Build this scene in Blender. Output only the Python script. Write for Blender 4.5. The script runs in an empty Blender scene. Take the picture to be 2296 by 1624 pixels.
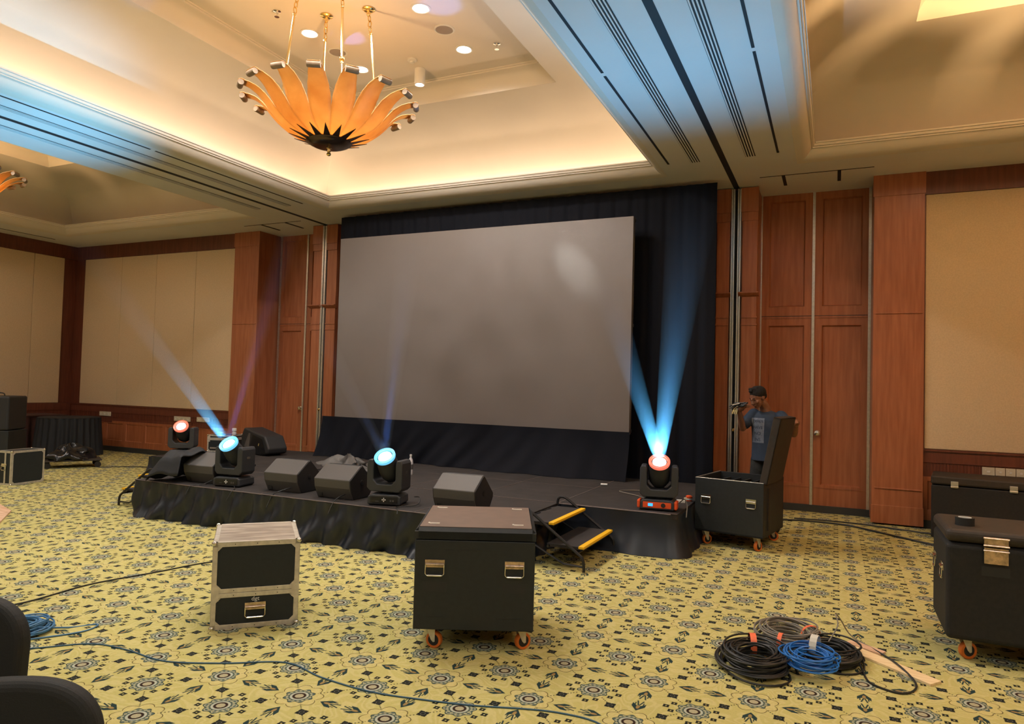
import bpy, bmesh, math, random
from mathutils import Vector, Matrix
random.seed(7)
PI = math.pi
S = bpy.context.scene
COL = S.collection

# ------------------------------------------------------------------ camera
YAW, PITCH, ROLL, FPX, CAMH = 0.4326554901666101, 0.033332890908710215, 0.02702386585436683, 1570.5990932620916, 1.58
def cam_axes():
    f = Vector((-math.sin(YAW)*math.cos(PITCH), math.cos(YAW)*math.cos(PITCH), math.sin(PITCH)))
    r = Vector((math.cos(YAW), math.sin(YAW), 0)); u = r.cross(f)
    return math.cos(ROLL)*r + math.sin(ROLL)*u, -math.sin(ROLL)*r + math.cos(ROLL)*u, f
_r, _u, _f = cam_axes()
cd = bpy.data.cameras.new('camera'); cam = bpy.data.objects.new('camera', cd); COL.objects.link(cam)
cam.matrix_world = Matrix(((_r.x, _u.x, -_f.x, 0), (_r.y, _u.y, -_f.y, 0), (_r.z, _u.z, -_f.z, CAMH), (0, 0, 0, 1)))
cd.sensor_fit = 'HORIZONTAL'; cd.sensor_width = 36; cd.lens = FPX/2296*36; cd.clip_start = 0.05; cd.clip_end = 100
S.camera = cam

# ------------------------------------------------------------------ world, exposure, sampling
w = bpy.data.worlds.new('world'); S.world = w; w.use_nodes = True
w.node_tree.nodes['Background'].inputs[0].default_value = (0.5, 0.4, 0.3, 1)
w.node_tree.nodes['Background'].inputs[1].default_value = 0.02
S.view_settings.view_transform = 'Standard'; S.view_settings.look = 'None'
S.view_settings.gamma = 1; S.view_settings.use_curve_mapping = False
S.view_settings.exposure = 0.45
S.cycles.use_denoising = True; S.cycles.max_bounces = 6; S.cycles.diffuse_bounces = 4; S.cycles.glossy_bounces = 3
S.cycles.transmission_bounces = 4; S.cycles.volume_bounces = 0; S.cycles.transparent_max_bounces = 8
S.cycles.caustics_reflective = False; S.cycles.caustics_refractive = False
S.cycles.sample_clamp_indirect = 4; S.cycles.use_adaptive_sampling = True; S.cycles.adaptive_threshold = 0.03

# room measures (metres)
ZC = 4.317; Z2 = 5.5; YW = 9.8; YD = 10.33; XL = -15.0; XR = 5.6; YB = -6.4
BAYS = [(-14.0, -9.0), (-7.47, -1.98), (-0.44, 5.05)]
ROWS = [(2.32, 8.92), (-5.6, 1.0)]

WARM = (1.0, 0.70, 0.45); AMB = (1.0, 0.52, 0.16); DLC = (1.0, 0.91, 0.82); BLUE = (0.12, 0.42, 1.0)
E_COVE = 2.7; E_DOWN = 55; E_SIDE = 14; E_BACK = 70

def area(name, loc, sx, sy, col, energy, rot=(0, 0, 0), spread=PI):
    l = bpy.data.lights.new(name, 'AREA'); l.shape = 'RECTANGLE'; l.size = sx; l.size_y = sy
    l.color = col; l.energy = energy; l.spread = spread
    o = bpy.data.objects.new(name, l); o.location = loc; o.rotation_euler = rot; COL.objects.link(o)
    o['label'] = 'light of the room'; o['category'] = 'light'
    return o
def spot(name, loc, target, col, energy, ang, blend=0.5, rad=0.05):
    l = bpy.data.lights.new(name, 'SPOT'); l.color = col; l.energy = energy; l.spot_size = ang; l.spot_blend = blend; l.shadow_soft_size = rad
    o = bpy.data.objects.new(name, l); o.location = loc
    o.rotation_euler = (Vector(target)-Vector(loc)).to_track_quat('-Z', 'Y').to_euler(); COL.objects.link(o)
    return o

# cove strips of the centre bay, lying in the trough behind the moulding
x0, x1 = BAYS[1]; y0, y1 = ROWS[0]
cz = 4.46
area('cove_light', ((x0+x1)/2, y1+0.17, cz), x1-x0, 0.06, WARM, E_COVE*5.5, (PI, 0, 0))
area('cove_light', (x0-0.17, (y0+y1)/2, cz), 0.06, y1-y0, WARM, E_COVE*6.6, (PI, 0, 0))
area('cove_light', (x1+0.17, (y0+y1)/2, cz), 0.06, y1-y0, WARM, E_COVE*6.6, (PI, 0, 0))
area('cove_light', ((x0+x1)/2, y0-0.17, cz), x1-x0, 0.06, WARM, E_COVE*5.5, (PI, 0, 0))

# ------------------------------------------------------------------ materials
def nodes_of(name):
    m = bpy.data.materials.new(name); m.use_nodes = True
    nt = m.node_tree; return m, nt, nt.nodes['Principled BSDF']
def mat(name, col, rough=0.6, metal=0.0, noise=0.0, nscale=8.0, stretch=None, bump=0.0, bscale=60.0, emit=None, estr=0.0, spec=None, coat=0.0, col2=None, sheen=0.0, trans=0.0):
    m, nt, p = nodes_of(name)
    p.inputs['Roughness'].default_value = rough; p.inputs['Metallic'].default_value = metal
    p.inputs['Base Color'].default_value = (*col, 1)
    if spec is not None: p.inputs['Specular IOR Level'].default_value = spec
    if coat: p.inputs['Coat Weight'].default_value = coat; p.inputs['Coat Roughness'].default_value = 0.15
    if sheen: p.inputs['Sheen Weight'].default_value = sheen
    if trans: p.inputs['Transmission Weight'].default_value = trans
    if emit: p.inputs['Emission Color'].default_value = (*emit, 1); p.inputs['Emission Strength'].default_value = estr
    tc = nt.nodes.new('ShaderNodeTexCoord')
    if noise or col2:
        mp = nt.nodes.new('ShaderNodeMapping'); nt.links.new(tc.outputs['Object'], mp.inputs[0])
        if stretch: mp.inputs['Scale'].default_value = stretch
        n = nt.nodes.new('ShaderNodeTexNoise'); n.inputs['Scale'].default_value = nscale; n.inputs['Detail'].default_value = 5
        nt.links.new(mp.outputs[0], n.inputs[0])
        mx = nt.nodes.new('ShaderNodeMix'); mx.data_type = 'RGBA'
        c2 = col2 or tuple(c*(1-noise) for c in col)
        c1 = col if col2 else tuple(min(1, c*(1+noise)) for c in col)
        mx.inputs[6].default_value = (*c1, 1); mx.inputs[7].default_value = (*c2, 1)
        rr = nt.nodes.new('ShaderNodeMapRange'); rr.inputs[1].default_value = 0.35; rr.inputs[2].default_value = 0.65
        nt.links.new(n.outputs[0], rr.inputs[0]); nt.links.new(rr.outputs[0], mx.inputs[0]); nt.links.new(mx.outputs[2], p.inputs['Base Color'])
    if bump:
        n2 = nt.nodes.new('ShaderNodeTexNoise'); n2.inputs['Scale'].default_value = bscale; n2.inputs['Detail'].default_value = 3
        nt.links.new(tc.outputs['Object'], n2.inputs[0])
        b = nt.nodes.new('ShaderNodeBump'); b.inputs['Strength'].default_value = bump; b.inputs['Distance'].default_value = 0.01
        nt.links.new(n2.outputs[0], b.inputs['Height']); nt.links.new(b.outputs[0], p.inputs['Normal'])
    return m
M = {}
M['plaster'] = mat('plaster', (0.72, 0.67, 0.60), 0.75, noise=0.02, nscale=1.5)
M['soffit'] = mat('soffit_paint', (0.74, 0.735, 0.74), 0.7, noise=0.02, nscale=1.5)
M['slot'] = mat('slot_black', (0.02, 0.02, 0.025), 0.7)
M['wood'] = mat('red_wood', (0.40, 0.140, 0.062), 0.42, nscale=3.0, stretch=(9, 9, 0.6), col2=(0.31, 0.100, 0.042), coat=0.15)
M['wood_dark'] = mat('dark_red_wood', (0.17, 0.050, 0.028), 0.45, nscale=3.0, stretch=(9, 9, 0.7), col2=(0.12, 0.034, 0.020), coat=0.1)
M['fabric'] = mat('wall_fabric', (0.64, 0.50, 0.33), 0.9, noise=0.05, nscale=60, bump=0.25, bscale=220)
M['base'] = mat('baseboard_grey', (0.035, 0.035, 0.032), 0.6)
M['alu'] = mat('aluminium', (0.72, 0.71, 0.68), 0.32, 0.9, noise=0.08, nscale=30)
M['alu_worn'] = mat('worn_aluminium', (0.62, 0.58, 0.50), 0.42, 0.55, noise=0.12, nscale=25)
M['chrome'] = mat('chrome', (0.85, 0.83, 0.8), 0.15, 1.0)
M['rusty'] = mat('tarnished_steel', (0.62, 0.47, 0.36), 0.28, 0.9, noise=0.25, nscale=40)
M['brass'] = mat('brass', (0.85, 0.60, 0.25), 0.2, 1.0)
M['brass_dark'] = mat('dark_brass', (0.10, 0.065, 0.045), 0.22, 0.8)
M['case'] = mat('case_black', (0.013, 0.016, 0.018), 0.55, noise=0.12, nscale=30, bump=0.08, bscale=300)
M['case_panel'] = mat('case_panel_black', (0.010, 0.014, 0.017), 0.6, noise=0.1, nscale=30, bump=0.06, bscale=400)
M['case_brown'] = mat('case_top_brown', (0.15, 0.098, 0.072), 0.55, noise=0.06, nscale=12)
M['case_dark'] = mat('case_carpet_black', (0.011, 0.010, 0.010), 0.75, noise=0.2, nscale=40, bump=0.2, bscale=300)
M['case_lid'] = mat('case_lid_dark', (0.030, 0.022, 0.016), 0.65, noise=0.15, nscale=20)
M['foam'] = mat('foam_black', (0.012, 0.012, 0.013), 0.95, bump=0.3, bscale=120)
M['silver_top'] = mat('scuffed_grey_top', (0.42, 0.36, 0.29), 0.5, nscale=5, stretch=(1, 4, 1), col2=(0.22, 0.18, 0.145))
M['rubber'] = mat('rubber_black', (0.015, 0.015, 0.015), 0.6)
M['orange'] = mat('orange_tyre', (0.62, 0.15, 0.02), 0.45)
M['stage'] = mat('stage_carpet', (0.022, 0.018, 0.018), 0.85, noise=0.25, nscale=5, bump=0.2, bscale=250)
M['seam'] = mat('stage_seam', (0.13, 0.10, 0.09), 0.5)
M['drape'] = mat('drape_black', (0.012, 0.016, 0.025), 0.36, noise=0.1, nscale=6)
M['curtain'] = mat('curtain_black', (0.005, 0.006, 0.011), 0.85, spec=0.2)
M['black_cloth'] = mat('cloth_black', (0.010, 0.012, 0.017), 0.7)
M['speaker'] = mat('speaker_grey', (0.085, 0.080, 0.078), 0.55, bump=0.15, bscale=350)
M['speaker_dark'] = mat('speaker_black', (0.018, 0.018, 0.020), 0.6, bump=0.15, bscale=350)
M['grille'] = mat('speaker_grille', (0.010, 0.010, 0.012), 0.45, 0.3)
M['fixture'] = mat('fixture_black', (0.035, 0.038, 0.045), 0.42)
M['fixture2'] = mat('fixture_panel', (0.012, 0.012, 0.014), 0.3)
M['white'] = mat('white_plastic', (0.75, 0.74, 0.70), 0.4)
M['offwhite'] = mat('ivory_plastic', (0.62, 0.57, 0.45), 0.45)
M['red_plastic'] = mat('orange_red_plastic', (0.75, 0.09, 0.02), 0.4)
M['blue_led'] = mat('blue_display', (0.02, 0.1, 0.5), 0.3, emit=(0.03, 0.3, 1.0), estr=1.6)
M['yellow'] = mat('yellow_tread', (0.85, 0.48, 0.01), 0.5)
M['tube'] = mat('painted_steel_black', (0.030, 0.028, 0.030), 0.35, 0.4)
M['cable_black'] = mat('cable_black', (0.013, 0.014, 0.014), 0.5)
M['cable_blue'] = mat('cable_blue', (0.015, 0.15, 0.50), 0.45)
M['cable_teal'] = mat('cable_dull_blue', (0.03, 0.10, 0.17), 0.5)
M['cable_dkblue'] = mat('cable_network_blue', (0.05, 0.17, 0.34), 0.5)
M['cable_grey'] = mat('cable_grey', (0.20, 0.18, 0.15), 0.5)
M['tie'] = mat('orange_tie', (0.85, 0.17, 0.07), 0.5)
M['tie_white'] = mat('white_tape', (0.65, 0.63, 0.55), 0.5)
M['pine'] = mat('pine_wood', (0.86, 0.68, 0.40), 0.6, nscale=4, stretch=(1, 12, 1), col2=(0.76, 0.56, 0.30))
M['ply'] = mat('plywood', (0.74, 0.50, 0.34), 0.6, nscale=4, stretch=(1, 6, 1), col2=(0.58, 0.35, 0.21))
M['skin'] = mat('skin', (0.24, 0.105, 0.060), 0.5, noise=0.08, nscale=12)
M['hair'] = mat('hair_black', (0.005, 0.004, 0.004), 0.85, bump=0.6, bscale=160)
M['shirt'] = mat('shirt_navy', (0.022, 0.038, 0.070), 0.85, noise=0.1, nscale=10)
M['print'] = mat('shirt_print_grey', (0.16, 0.19, 0.25), 0.85, noise=0.15, nscale=60)
M['camo'] = mat('camouflage_shorts', (0.030, 0.032, 0.030), 0.9, nscale=14, col2=(0.010, 0.011, 0.012))
M['denim'] = mat('faded_denim', (0.08, 0.11, 0.15), 0.9, nscale=18, col2=(0.03, 0.04, 0.06))
M['chair'] = mat('chair_cover_black', (0.006, 0.007, 0.007), 0.75, bump=0.15, bscale=300)
M['bag'] = mat('shiny_black_plastic', (0.010, 0.010, 0.012), 0.22)
M['screen'] = mat('led_screen', (0.17, 0.150, 0.142), 0.20, noise=0.02, nscale=2, spec=0.5, bump=0.25, bscale=260)
M['bottle'] = mat('clear_plastic', (0.55, 0.55, 0.6), 0.12, spec=0.8)
M['lamp_on'] = mat('lamp_on', (1, 1, 1), 0.5, emit=(1.0, 0.93, 0.85), estr=9)
M['spk_grille'] = mat('ceiling_grille', (0.30, 0.26, 0.24), 0.7)
M['lens_white'] = mat('lens_lit', (1, 1, 1), 0.3, emit=(0.55, 0.85, 1.0), estr=7)
M['lens_ring'] = mat('lens_ring_lit', (0.1, 0.5, 0.9), 0.3, emit=(0.16, 0.55, 0.85), estr=0.75)
M['lens_ring_red'] = mat('lens_ring_red_lit', (0.7, 0.1, 0.05), 0.3, emit=(1.0, 0.22, 0.14), estr=0.6)

# chandelier shell: lit through, hotter where the lamps sit
def shell_mat():
    m, nt, p = nodes_of('amber_glass')
    N = nt.nodes.new; L = nt.links.new
    tc = N('ShaderNodeTexCoord'); n = N('ShaderNodeTexNoise'); n.inputs['Scale'].default_value = 4; n.inputs['Detail'].default_value = 6
    L(tc.outputs['Object'], n.inputs[0])
    r = N('ShaderNodeValToRGB'); r.color_ramp.elements[0].color = (0.54, 0.30, 0.10, 1); r.color_ramp.elements[1].color = (0.72, 0.48, 0.21, 1)
    r.color_ramp.elements[0].position = 0.3; r.color_ramp.elements[1].position = 0.7
    L(n.outputs[0], r.inputs[0]); L(r.outputs[0], p.inputs['Base Color']); p.inputs['Roughness'].default_value = 0.45
    t = N('ShaderNodeBsdfTranslucent'); L(r.outputs[0], t.inputs[0])
    mx = N('ShaderNodeMixShader'); mx.inputs[0].default_value = 0.5
    L(p.outputs[0], mx.inputs[1]); L(t.outputs[0], mx.inputs[2]); L(mx.outputs[0], nt.nodes['Material Output'].inputs[0])
    return m
M['shell'] = shell_mat()
M['scroll'] = mat('scroll_end', (0.30, 0.215, 0.14), 0.55, noise=0.15, nscale=20)

# ---- carpet: motif distance fields written out as maths nodes
def carpet():
    m, nt, p = nodes_of('banquet_carpet'); N = nt.nodes.new; L = nt.links.new
    class X:
        def __init__(s, v): s.v = v
        def __add__(a, b): return op('ADD', a, b)
        def __sub__(a, b): return op('SUBTRACT', a, b)
        def __mul__(a, b): return op('MULTIPLY', a, b)
        def __truediv__(a, b): return op('DIVIDE', a, b)
    def op(k, *a):
        n = N('ShaderNodeMath'); n.operation = k
        for i, q in enumerate(a):
            if isinstance(q, X): L(q.v, n.inputs[i])
            else: n.inputs[i].default_value = q
        return X(n.outputs[0])
    def ab(a): return op('ABSOLUTE', a)
    def mn(a, b): return op('MINIMUM', a, b)
    def mxx(a, b): return op('MAXIMUM', a, b)
    def mask(d, s=0.006):                     # 1 inside (d<0)
        q = op('MULTIPLY_ADD', d, -1.0/s, 0.5); q.v.node.use_clamp = True; return q
    def AND(*a):
        r = a[0]
        for q in a[1:]: r = r*q
        return r
    def OR(*a):
        r = a[0]
        for q in a[1:]: r = mxx(r, q)
        return r
    def length(x, y): return op('SQRT', x*x + y*y)
    g = N('ShaderNodeNewGeometry'); sp = N('ShaderNodeSeparateXYZ'); L(g.outputs['Position'], sp.inputs[0])
    P = 0.514
    def wrap(o, off):
        q = op('MULTIPLY_ADD', X(o), 1/P, 0.5-off/P); q = op('FRACT', q); return q - 0.5
    au = ab(wrap(sp.outputs[0], 0.155)); av = ab(wrap(sp.outputs[1], 3.83))
    a = mxx(au, av); b = mn(au, av)
    # frame B (quarter-turned neighbour)
    pb = op('SUBTRACT', 0.5, b); qb = op('SUBTRACT', 0.5, a)
    def medallion(x, y, R, amp):
        r = length(x, y); th = op('ARCTAN2', y, x)
        c8 = op('COSINE', th*8.0); c16 = op('COSINE', th*16.0)
        core = mask(ab(r-0.054)-0.012)
        ring = mask(ab(r-0.079)-0.010)
        Rr = c8*amp + R
        outl = mask(ab(r-Rr)-0.0055)
        ring2 = mask(ab(r-0.094)-0.004)
        sc = op('COSINE', r*190.0)
        speck = AND(mask(op('SUBTRACT', 0.1, c16+sc)*0.02), mask(op('SUBTRACT', 0.095, r)), mask(r-Rr))
        inner = AND(mask(r-0.042), mask(op('SUBTRACT', 0.25, c8)*0.02))
        zone = mask(r-Rr)
        return r, th, core, ring, OR(outl, ring2), speck, inner, zone
    rA, tA, coreA, ringA, outA, spA, inA, zoneA = medallion(a, b, 0.135, 0.014)
    rB, tB, coreB, ringB, outB, spB, inB, zoneB = medallion(pb, qb, 0.150, -0.014)
    s4 = ab(op('SINE', tA*4.0)); R2 = s4*0.050 + 0.188
    scroll = AND(mask(ab(rA-R2)-0.0042, 0.005), mask(op('SUBTRACT', 0.12, s4), 0.03)); lobe = AND(mask(rA-R2), op('SUBTRACT', 1.0, zoneA))
    def star(x, y, h, cx, cy, hole):
        dx = ab(x-cx); dy = ab(y-cy)
        d = mxx(dx, dy) - h; cut = (dx+dy)*0.5
        ce = length(dx, dy) - hole
        pinch = op('SUBTRACT', ab(dx-dy)*(-0.9) + h*0.95, 0.0)
        body = mask(mxx(d, (mn(dx, dy)*(-1.0)) - 1.0))
        notch = mask(op('SUBTRACT', h*0.78, mxx(dx, dy)) + mn(dx, dy)*1.6)  # nips the mid-sides
        return AND(body, op('SUBTRACT', 1.0, AND(notch, 1.0 if False else notch)), op('SUBTRACT', 1.0, mask(ce)))
    small = OR(star(pb, qb, 0.030, 0.262, 0.0, 0.009), star(pb, qb, 0.028, 0.200, 0.085, 0.008))
    big = star(a, b, 0.048, 0.25, 0.25, 0.0)
    bigl = mask(ab(length(a-0.25, b-0.25)-0.022)-0.004)
    # dotted links on the diagonals
    s = (a+b)*0.7071; t = (a-b)*0.7071
    dots = AND(mask(ab(t)-0.006), mask(op('COSINE', s*200.0)*0.01, 0.004), OR(AND(mask(op('SUBTRACT', 0.175, s)), mask(s-0.30)), AND(mask(op('SUBTRACT', 0.405, s)), mask(s-0.535))))
    # birds on the axes, heads toward the scrolled medallion
    bs = a - 0.255; w1 = mn(bs*0.68, 0.066)
    body = AND(mask(b-w1), mask(op('SUBTRACT', 0.0, bs)), mask(bs-b*1.1-0.095))
    wing = AND(mask(ab(b-0.040)-0.006), mask(op('SUBTRACT', 0.12, bs)), mask(bs-0.185))
    tail = AND(mask(ab(b-(bs*0.25-0.026))-0.008), mask(op('SUBTRACT', 0.09, bs)), mask(bs-0.225))
    orange = mask(length((bs-0.085)*0.45, b) - 0.017)
    # colours
    tc = N('ShaderNodeTexNoise'); tc.inputs['Scale'].default_value = 2.3; tc.inputs['Detail'].default_value = 1.5; tc.inputs['Distortion'].default_value = 2.2
    L(g.outputs['Position'], tc.inputs[0])
    tn = X(tc.outputs[0]); sw = mask(ab(op('SINE', tn*38.0))*(-1.0) + 0.80, 0.3)*0.45
    fine = N('ShaderNodeTexNoise'); fine.inputs['Scale'].default_value = 90; fine.inputs['Detail'].default_value = 2; L(g.outputs['Position'], fine.inputs[0])
    def mix(c, f, col):
        n = N('ShaderNodeMix'); n.data_type = 'RGBA'; L(f.v, n.inputs[0])
        if isinstance(c, tuple): n.inputs[6].default_value = (*c, 1)
        else: L(c, n.inputs[6])
        n.inputs[7].default_value = (*col, 1); return n.outputs[2]
    c = mix((0.470, 0.420, 0.150), sw, (0.58, 0.52, 0.25))
    DK = (0.012, 0.014, 0.012); GR = (0.018, 0.040, 0.040)
    c = mix(c, lobe*0.4, (0.56, 0.47, 0.20))
    c = mix(c, OR(zoneA, zoneB)*0.75, (0.30, 0.31, 0.22))
    c = mix(c, OR(ringA, ringB), (0.40, 0.42, 0.34))
    c = mix(c, OR(spA, spB)*0.9, (0.05, 0.09, 0.09))
    c = mix(c, OR(outA, outB), (0.03, 0.055, 0.045))
    c = mix(c, OR(coreA, coreB), (0.030, 0.016, 0.012))
    c = mix(c, OR(inA, inB), (0.42, 0.34, 0.22))
    c = mix(c, scroll, (0.07, 0.045, 0.015))
    c = mix(c, OR(small, big, dots), DK)
    c = mix(c, bigl*0.6, (0.15, 0.15, 0.12))
    c = mix(c, OR(body, wing, tail), GR)
    c = mix(c, orange, (0.30, 0.20, 0.07))
    hs = N('ShaderNodeHueSaturation'); L(c, hs.inputs['Color'])
    mr = N('ShaderNodeMapRange'); mr.inputs[3].default_value = 0.86; mr.inputs[4].default_value = 1.14; L(fine.outputs[0], mr.inputs[0]); L(mr.outputs[0], hs.inputs['Value'])
    L(hs.outputs[0], p.inputs['Base Color']); p.inputs['Roughness'].default_value = 0.95; p.inputs['Specular IOR Level'].default_value = 0.15
    return m
M['carpet'] = carpet()

# ------------------------------------------------------------------ mesh helpers
class MB:
    def __init__(s): s.v = []; s.f = []
    def add(s, vs, fs, T=None):
        k = len(s.v)
        s.v += [tuple(T @ Vector(q)) if T is not None else tuple(q) for q in vs]
        s.f += [tuple(i+k for i in q) for q in fs]; return s
    def box(s, a, b, T=None):
        (x0, y0, z0), (x1, y1, z1) = a, b
        return s.add([(x0, y0, z0), (x1, y0, z0), (x1, y1, z0), (x0, y1, z0), (x0, y0, z1), (x1, y0, z1), (x1, y1, z1), (x0, y1, z1)],
                     [(0, 3, 2, 1), (4, 5, 6, 7), (0, 1, 5, 4), (1, 2, 6, 5), (2, 3, 7, 6), (3, 0, 4, 7)], T)
    def prism(s, pts, a, b, axis='X', T=None):            # outline pts extruded along axis
        n = len(pts)
        def mk(p, q): return {'X': (q, p[0], p[1]), 'Y': (p[0], q, p[1]), 'Z': (p[0], p[1], q)}[axis]
        vs = [mk(p, a) for p in pts]+[mk(p, b) for p in pts]
        return s.add(vs, [tuple(range(n)), tuple(range(2*n-1, n-1, -1))]+[(i, i+n, (i+1) % n+n, (i+1) % n) for i in range(n)], T)
    def lathe(s, prof, T=None, n=24, close=True):          # prof [(r,z)]
        k = len(prof); vs = []; fs = []
        for i in range(n):
            a = 2*PI*i/n
            vs += [(r*math.cos(a), r*math.sin(a), z) for r, z in prof]
        for i in range(n):
            j = (i+1) % n
            for q in range(k-1): fs.append((i*k+q, j*k+q, j*k+q+1, i*k+q+1))
        if close:
            fs.append(tuple(i*k for i in range(n-1, -1, -1))); fs.append(tuple(i*k+k-1 for i in range(n)))
        return s.add(vs, fs, T)
    def tube(s, pts, r, n=8, closed=False, T=None):
        pts = [Vector(p) for p in pts]; m = len(pts); vs = []; fs = []
        up = Vector((0, 0, 1)); prev = None
        for i, p in enumerate(pts):
            if closed: d = pts[(i+1) % m]-pts[i-1]
            else: d = pts[min(i+1, m-1)]-pts[max(i-1, 0)]
            if d.length < 1e-9: d = Vector((1, 0, 0))
            d.normalize()
            if prev is None:
                a = d.cross(up)
                if a.length < 0.05: a = d.cross(Vector((1, 0, 0)))
            else:
                a = prev - d*prev.dot(d)
                if a.length < 1e-6: a = d.cross(up)
            a.normalize(); prev = a; b = d.cross(a)
            rr = r[i] if isinstance(r, (list, tuple)) else r
            vs += [tuple(p+a*math.cos(2*PI*k/n)*rr+b*math.sin(2*PI*k/n)*rr) for k in range(n)]
        for i in range(m if closed else m-1):
            j = (i+1) % m
            for k in range(n): fs.append((i*n+k, i*n+(k+1) % n, j*n+(k+1) % n, j*n+k))
        if not closed: fs += [tuple(range(n-1, -1, -1)), tuple(range((m-1)*n, m*n))]
        return s.add(vs, fs, T)
    def ball(s, c, r, n=12, sc=(1, 1, 1), T=None):
        k = n//2; prof = [(r*math.sin(PI*i/k), -r*math.cos(PI*i/k)) for i in range(k+1)]
        prof[0] = (r*0.02, prof[0][1]); prof[-1] = (r*0.02, prof[-1][1])
        X = Matrix.Translation(c) @ Matrix.Diagonal((*sc, 1))
        return s.lathe(prof, (T @ X) if T is not None else X, n)
    def grid(s, fn, nu, nv, T=None):
        vs = [fn(i/nu, j/nv) for j in range(nv+1) for i in range(nu+1)]
        return s.add(vs, [(j*(nu+1)+i, j*(nu+1)+i+1, (j+1)*(nu+1)+i+1, (j+1)*(nu+1)+i) for j in range(nv) for i in range(nu)], T)
    def build(s, name, m, parent=None, smooth=False, bevel=0.0, solid=0.0, seg=2):
        me = bpy.data.meshes.new(name); me.from_pydata(s.v, [], s.f); me.update()
        me.materials.append(M[m] if isinstance(m, str) else m)
        if smooth:
            me.polygons.foreach_set('use_smooth', [True]*len(me.polygons))
            me.set_sharp_from_angle(angle=0.7)
        bm = bmesh.new(); bm.from_mesh(me); bmesh.ops.recalc_face_normals(bm, faces=bm.faces); bm.to_mesh(me); bm.free()
        o = bpy.data.objects.new(name, me); COL.objects.link(o)
        if parent: o.parent = parent
        if solid: q = o.modifiers.new('solid', 'SOLIDIFY'); q.thickness = solid; q.offset = 0
        if bevel:
            q = o.modifiers.new('bevel', 'BEVEL'); q.width = bevel; q.segments = seg; q.limit_method = 'ANGLE'; q.angle_limit = 0.6
        return o
def tag(o, label=None, cat=None, group=None, kind=None):
    if label: o['label'] = label
    if cat: o['category'] = cat
    if group: o['group'] = group
    if kind: o['kind'] = kind
    return o
def thing(name, label, cat, loc=(0, 0, 0), rz=0, group=None):
    o = bpy.data.objects.new(name, None); COL.objects.link(o); o.location = loc; o.rotation_euler = (0, 0, rz); o.empty_display_size = 0.1
    return tag(o, label, cat, group)
def struct(o): o['kind'] = 'structure'; return o
def kids(o): return [c for c in bpy.data.objects if c.parent == o]
def dup(o, loc=None, rz=None, label=None, parent=None):
    c = o.copy(); COL.objects.link(c)
    if parent: c.parent = parent
    if loc is not None: c.location = loc
    if rz is not None: c.rotation_euler = (0, 0, rz)
    if label: c['label'] = label
    for k in kids(o): dup(k, parent=c)
    return c
def smooth_path(pts, n=8):
    pts = [Vector(p) for p in pts]; out = []
    for i in range(len(pts)-1):
        p0 = pts[max(i-1, 0)]; p1 = pts[i]; p2 = pts[i+1]; p3 = pts[min(i+2, len(pts)-1)]
        for k in range(n):
            t = k/n
            out.append(0.5*((2*p1)+(p2-p0)*t+(2*p0-5*p1+4*p2-p3)*t*t+(3*p1-p0-3*p2+p3)*t**3))
    out.append(pts[-1]); return out
def Rz(a): return Matrix.Rotation(a, 4, 'Z')
def Rx(a): return Matrix.Rotation(a, 4, 'X')
def Ry(a): return Matrix.Rotation(a, 4, 'Y')
def Tr(*p): return Matrix.Translation(p)
def text_mesh(name, txt, size, m, parent, T, extrude=0.0005):
    c = bpy.data.curves.new(name, 'FONT'); c.body = txt; c.size = size; c.extrude = extrude; c.align_x = 'CENTER'; c.align_y = 'CENTER'
    t = bpy.data.objects.new(name+'_tmp', c); COL.objects.link(t)
    me = bpy.data.meshes.new_from_object(t); bpy.data.objects.remove(t)
    me.transform(T); me.materials.clear(); me.materials.append(M[m])
    o = bpy.data.objects.new(name, me); COL.objects.link(o)
    if parent: o.parent = parent
    return o

# ------------------------------------------------------------------ floor
b = MB(); b.box((XL-0.2, YB-0.2, -0.1), (XR+0.2, YD+0.2, 0)); struct(b.build('floor', 'carpet'))

# ------------------------------------------------------------------ ceiling: soffit grid round the coffers
b = MB()
xs = [XL-0.2]+[q for B in BAYS for q in B]+[XR+0.2]; ys = [YB-0.2]+[q for B in reversed(ROWS) for q in B]+[YW+0.6]
for i in range(len(xs)-1):
    for j in range(len(ys)-1):
        if i % 2 == 1 and j % 2 == 1: continue
        b.add([(xs[i], ys[j], ZC), (xs[i+1], ys[j], ZC), (xs[i+1], ys[j+1], ZC), (xs[i], ys[j+1], ZC)], [(0, 3, 2, 1)])
struct(b.build('ceiling', 'soffit'))
b = MB(); b.box((XL-0.2, YB-0.2, 5.75), (XR+0.2, YD+0.2, 5.85)); struct(b.build('ceiling', 'plaster'))
prof_lip = [(0, ZC), (0.03, 4.322), (0.06, 4.333), (0.09, 4.350), (0.12, 4.375), (0.145, 4.405), (0.16, 4.43)]
prof_mould = [(0.16, 4.43), (0.175, 4.43), (0.175, 4.445), (0.19, 4.449), (0.195, 4.462), (0.195, 4.475), (0.207, 4.478), (0.207, 4.495), (0.165, 4.497), (0.13, 4.44), (-0.25, 4.44)]
prof_cove = [(0.92-1.17*math.cos(math.radians(t)), 4.44+0.83*math.sin(math.radians(t))) for t in range(0, 91, 6)]
prof_step = [(0.92, 5.27), (1.13, 5.27), (1.13, 5.315), (1.15, 5.37), (1.185, 5.42), (1.235, 5.455), (1.29, 5.468), (1.29, 5.485), (1.31, 5.485), (1.31, 5.5), (1.33, 5.5)]
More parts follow.
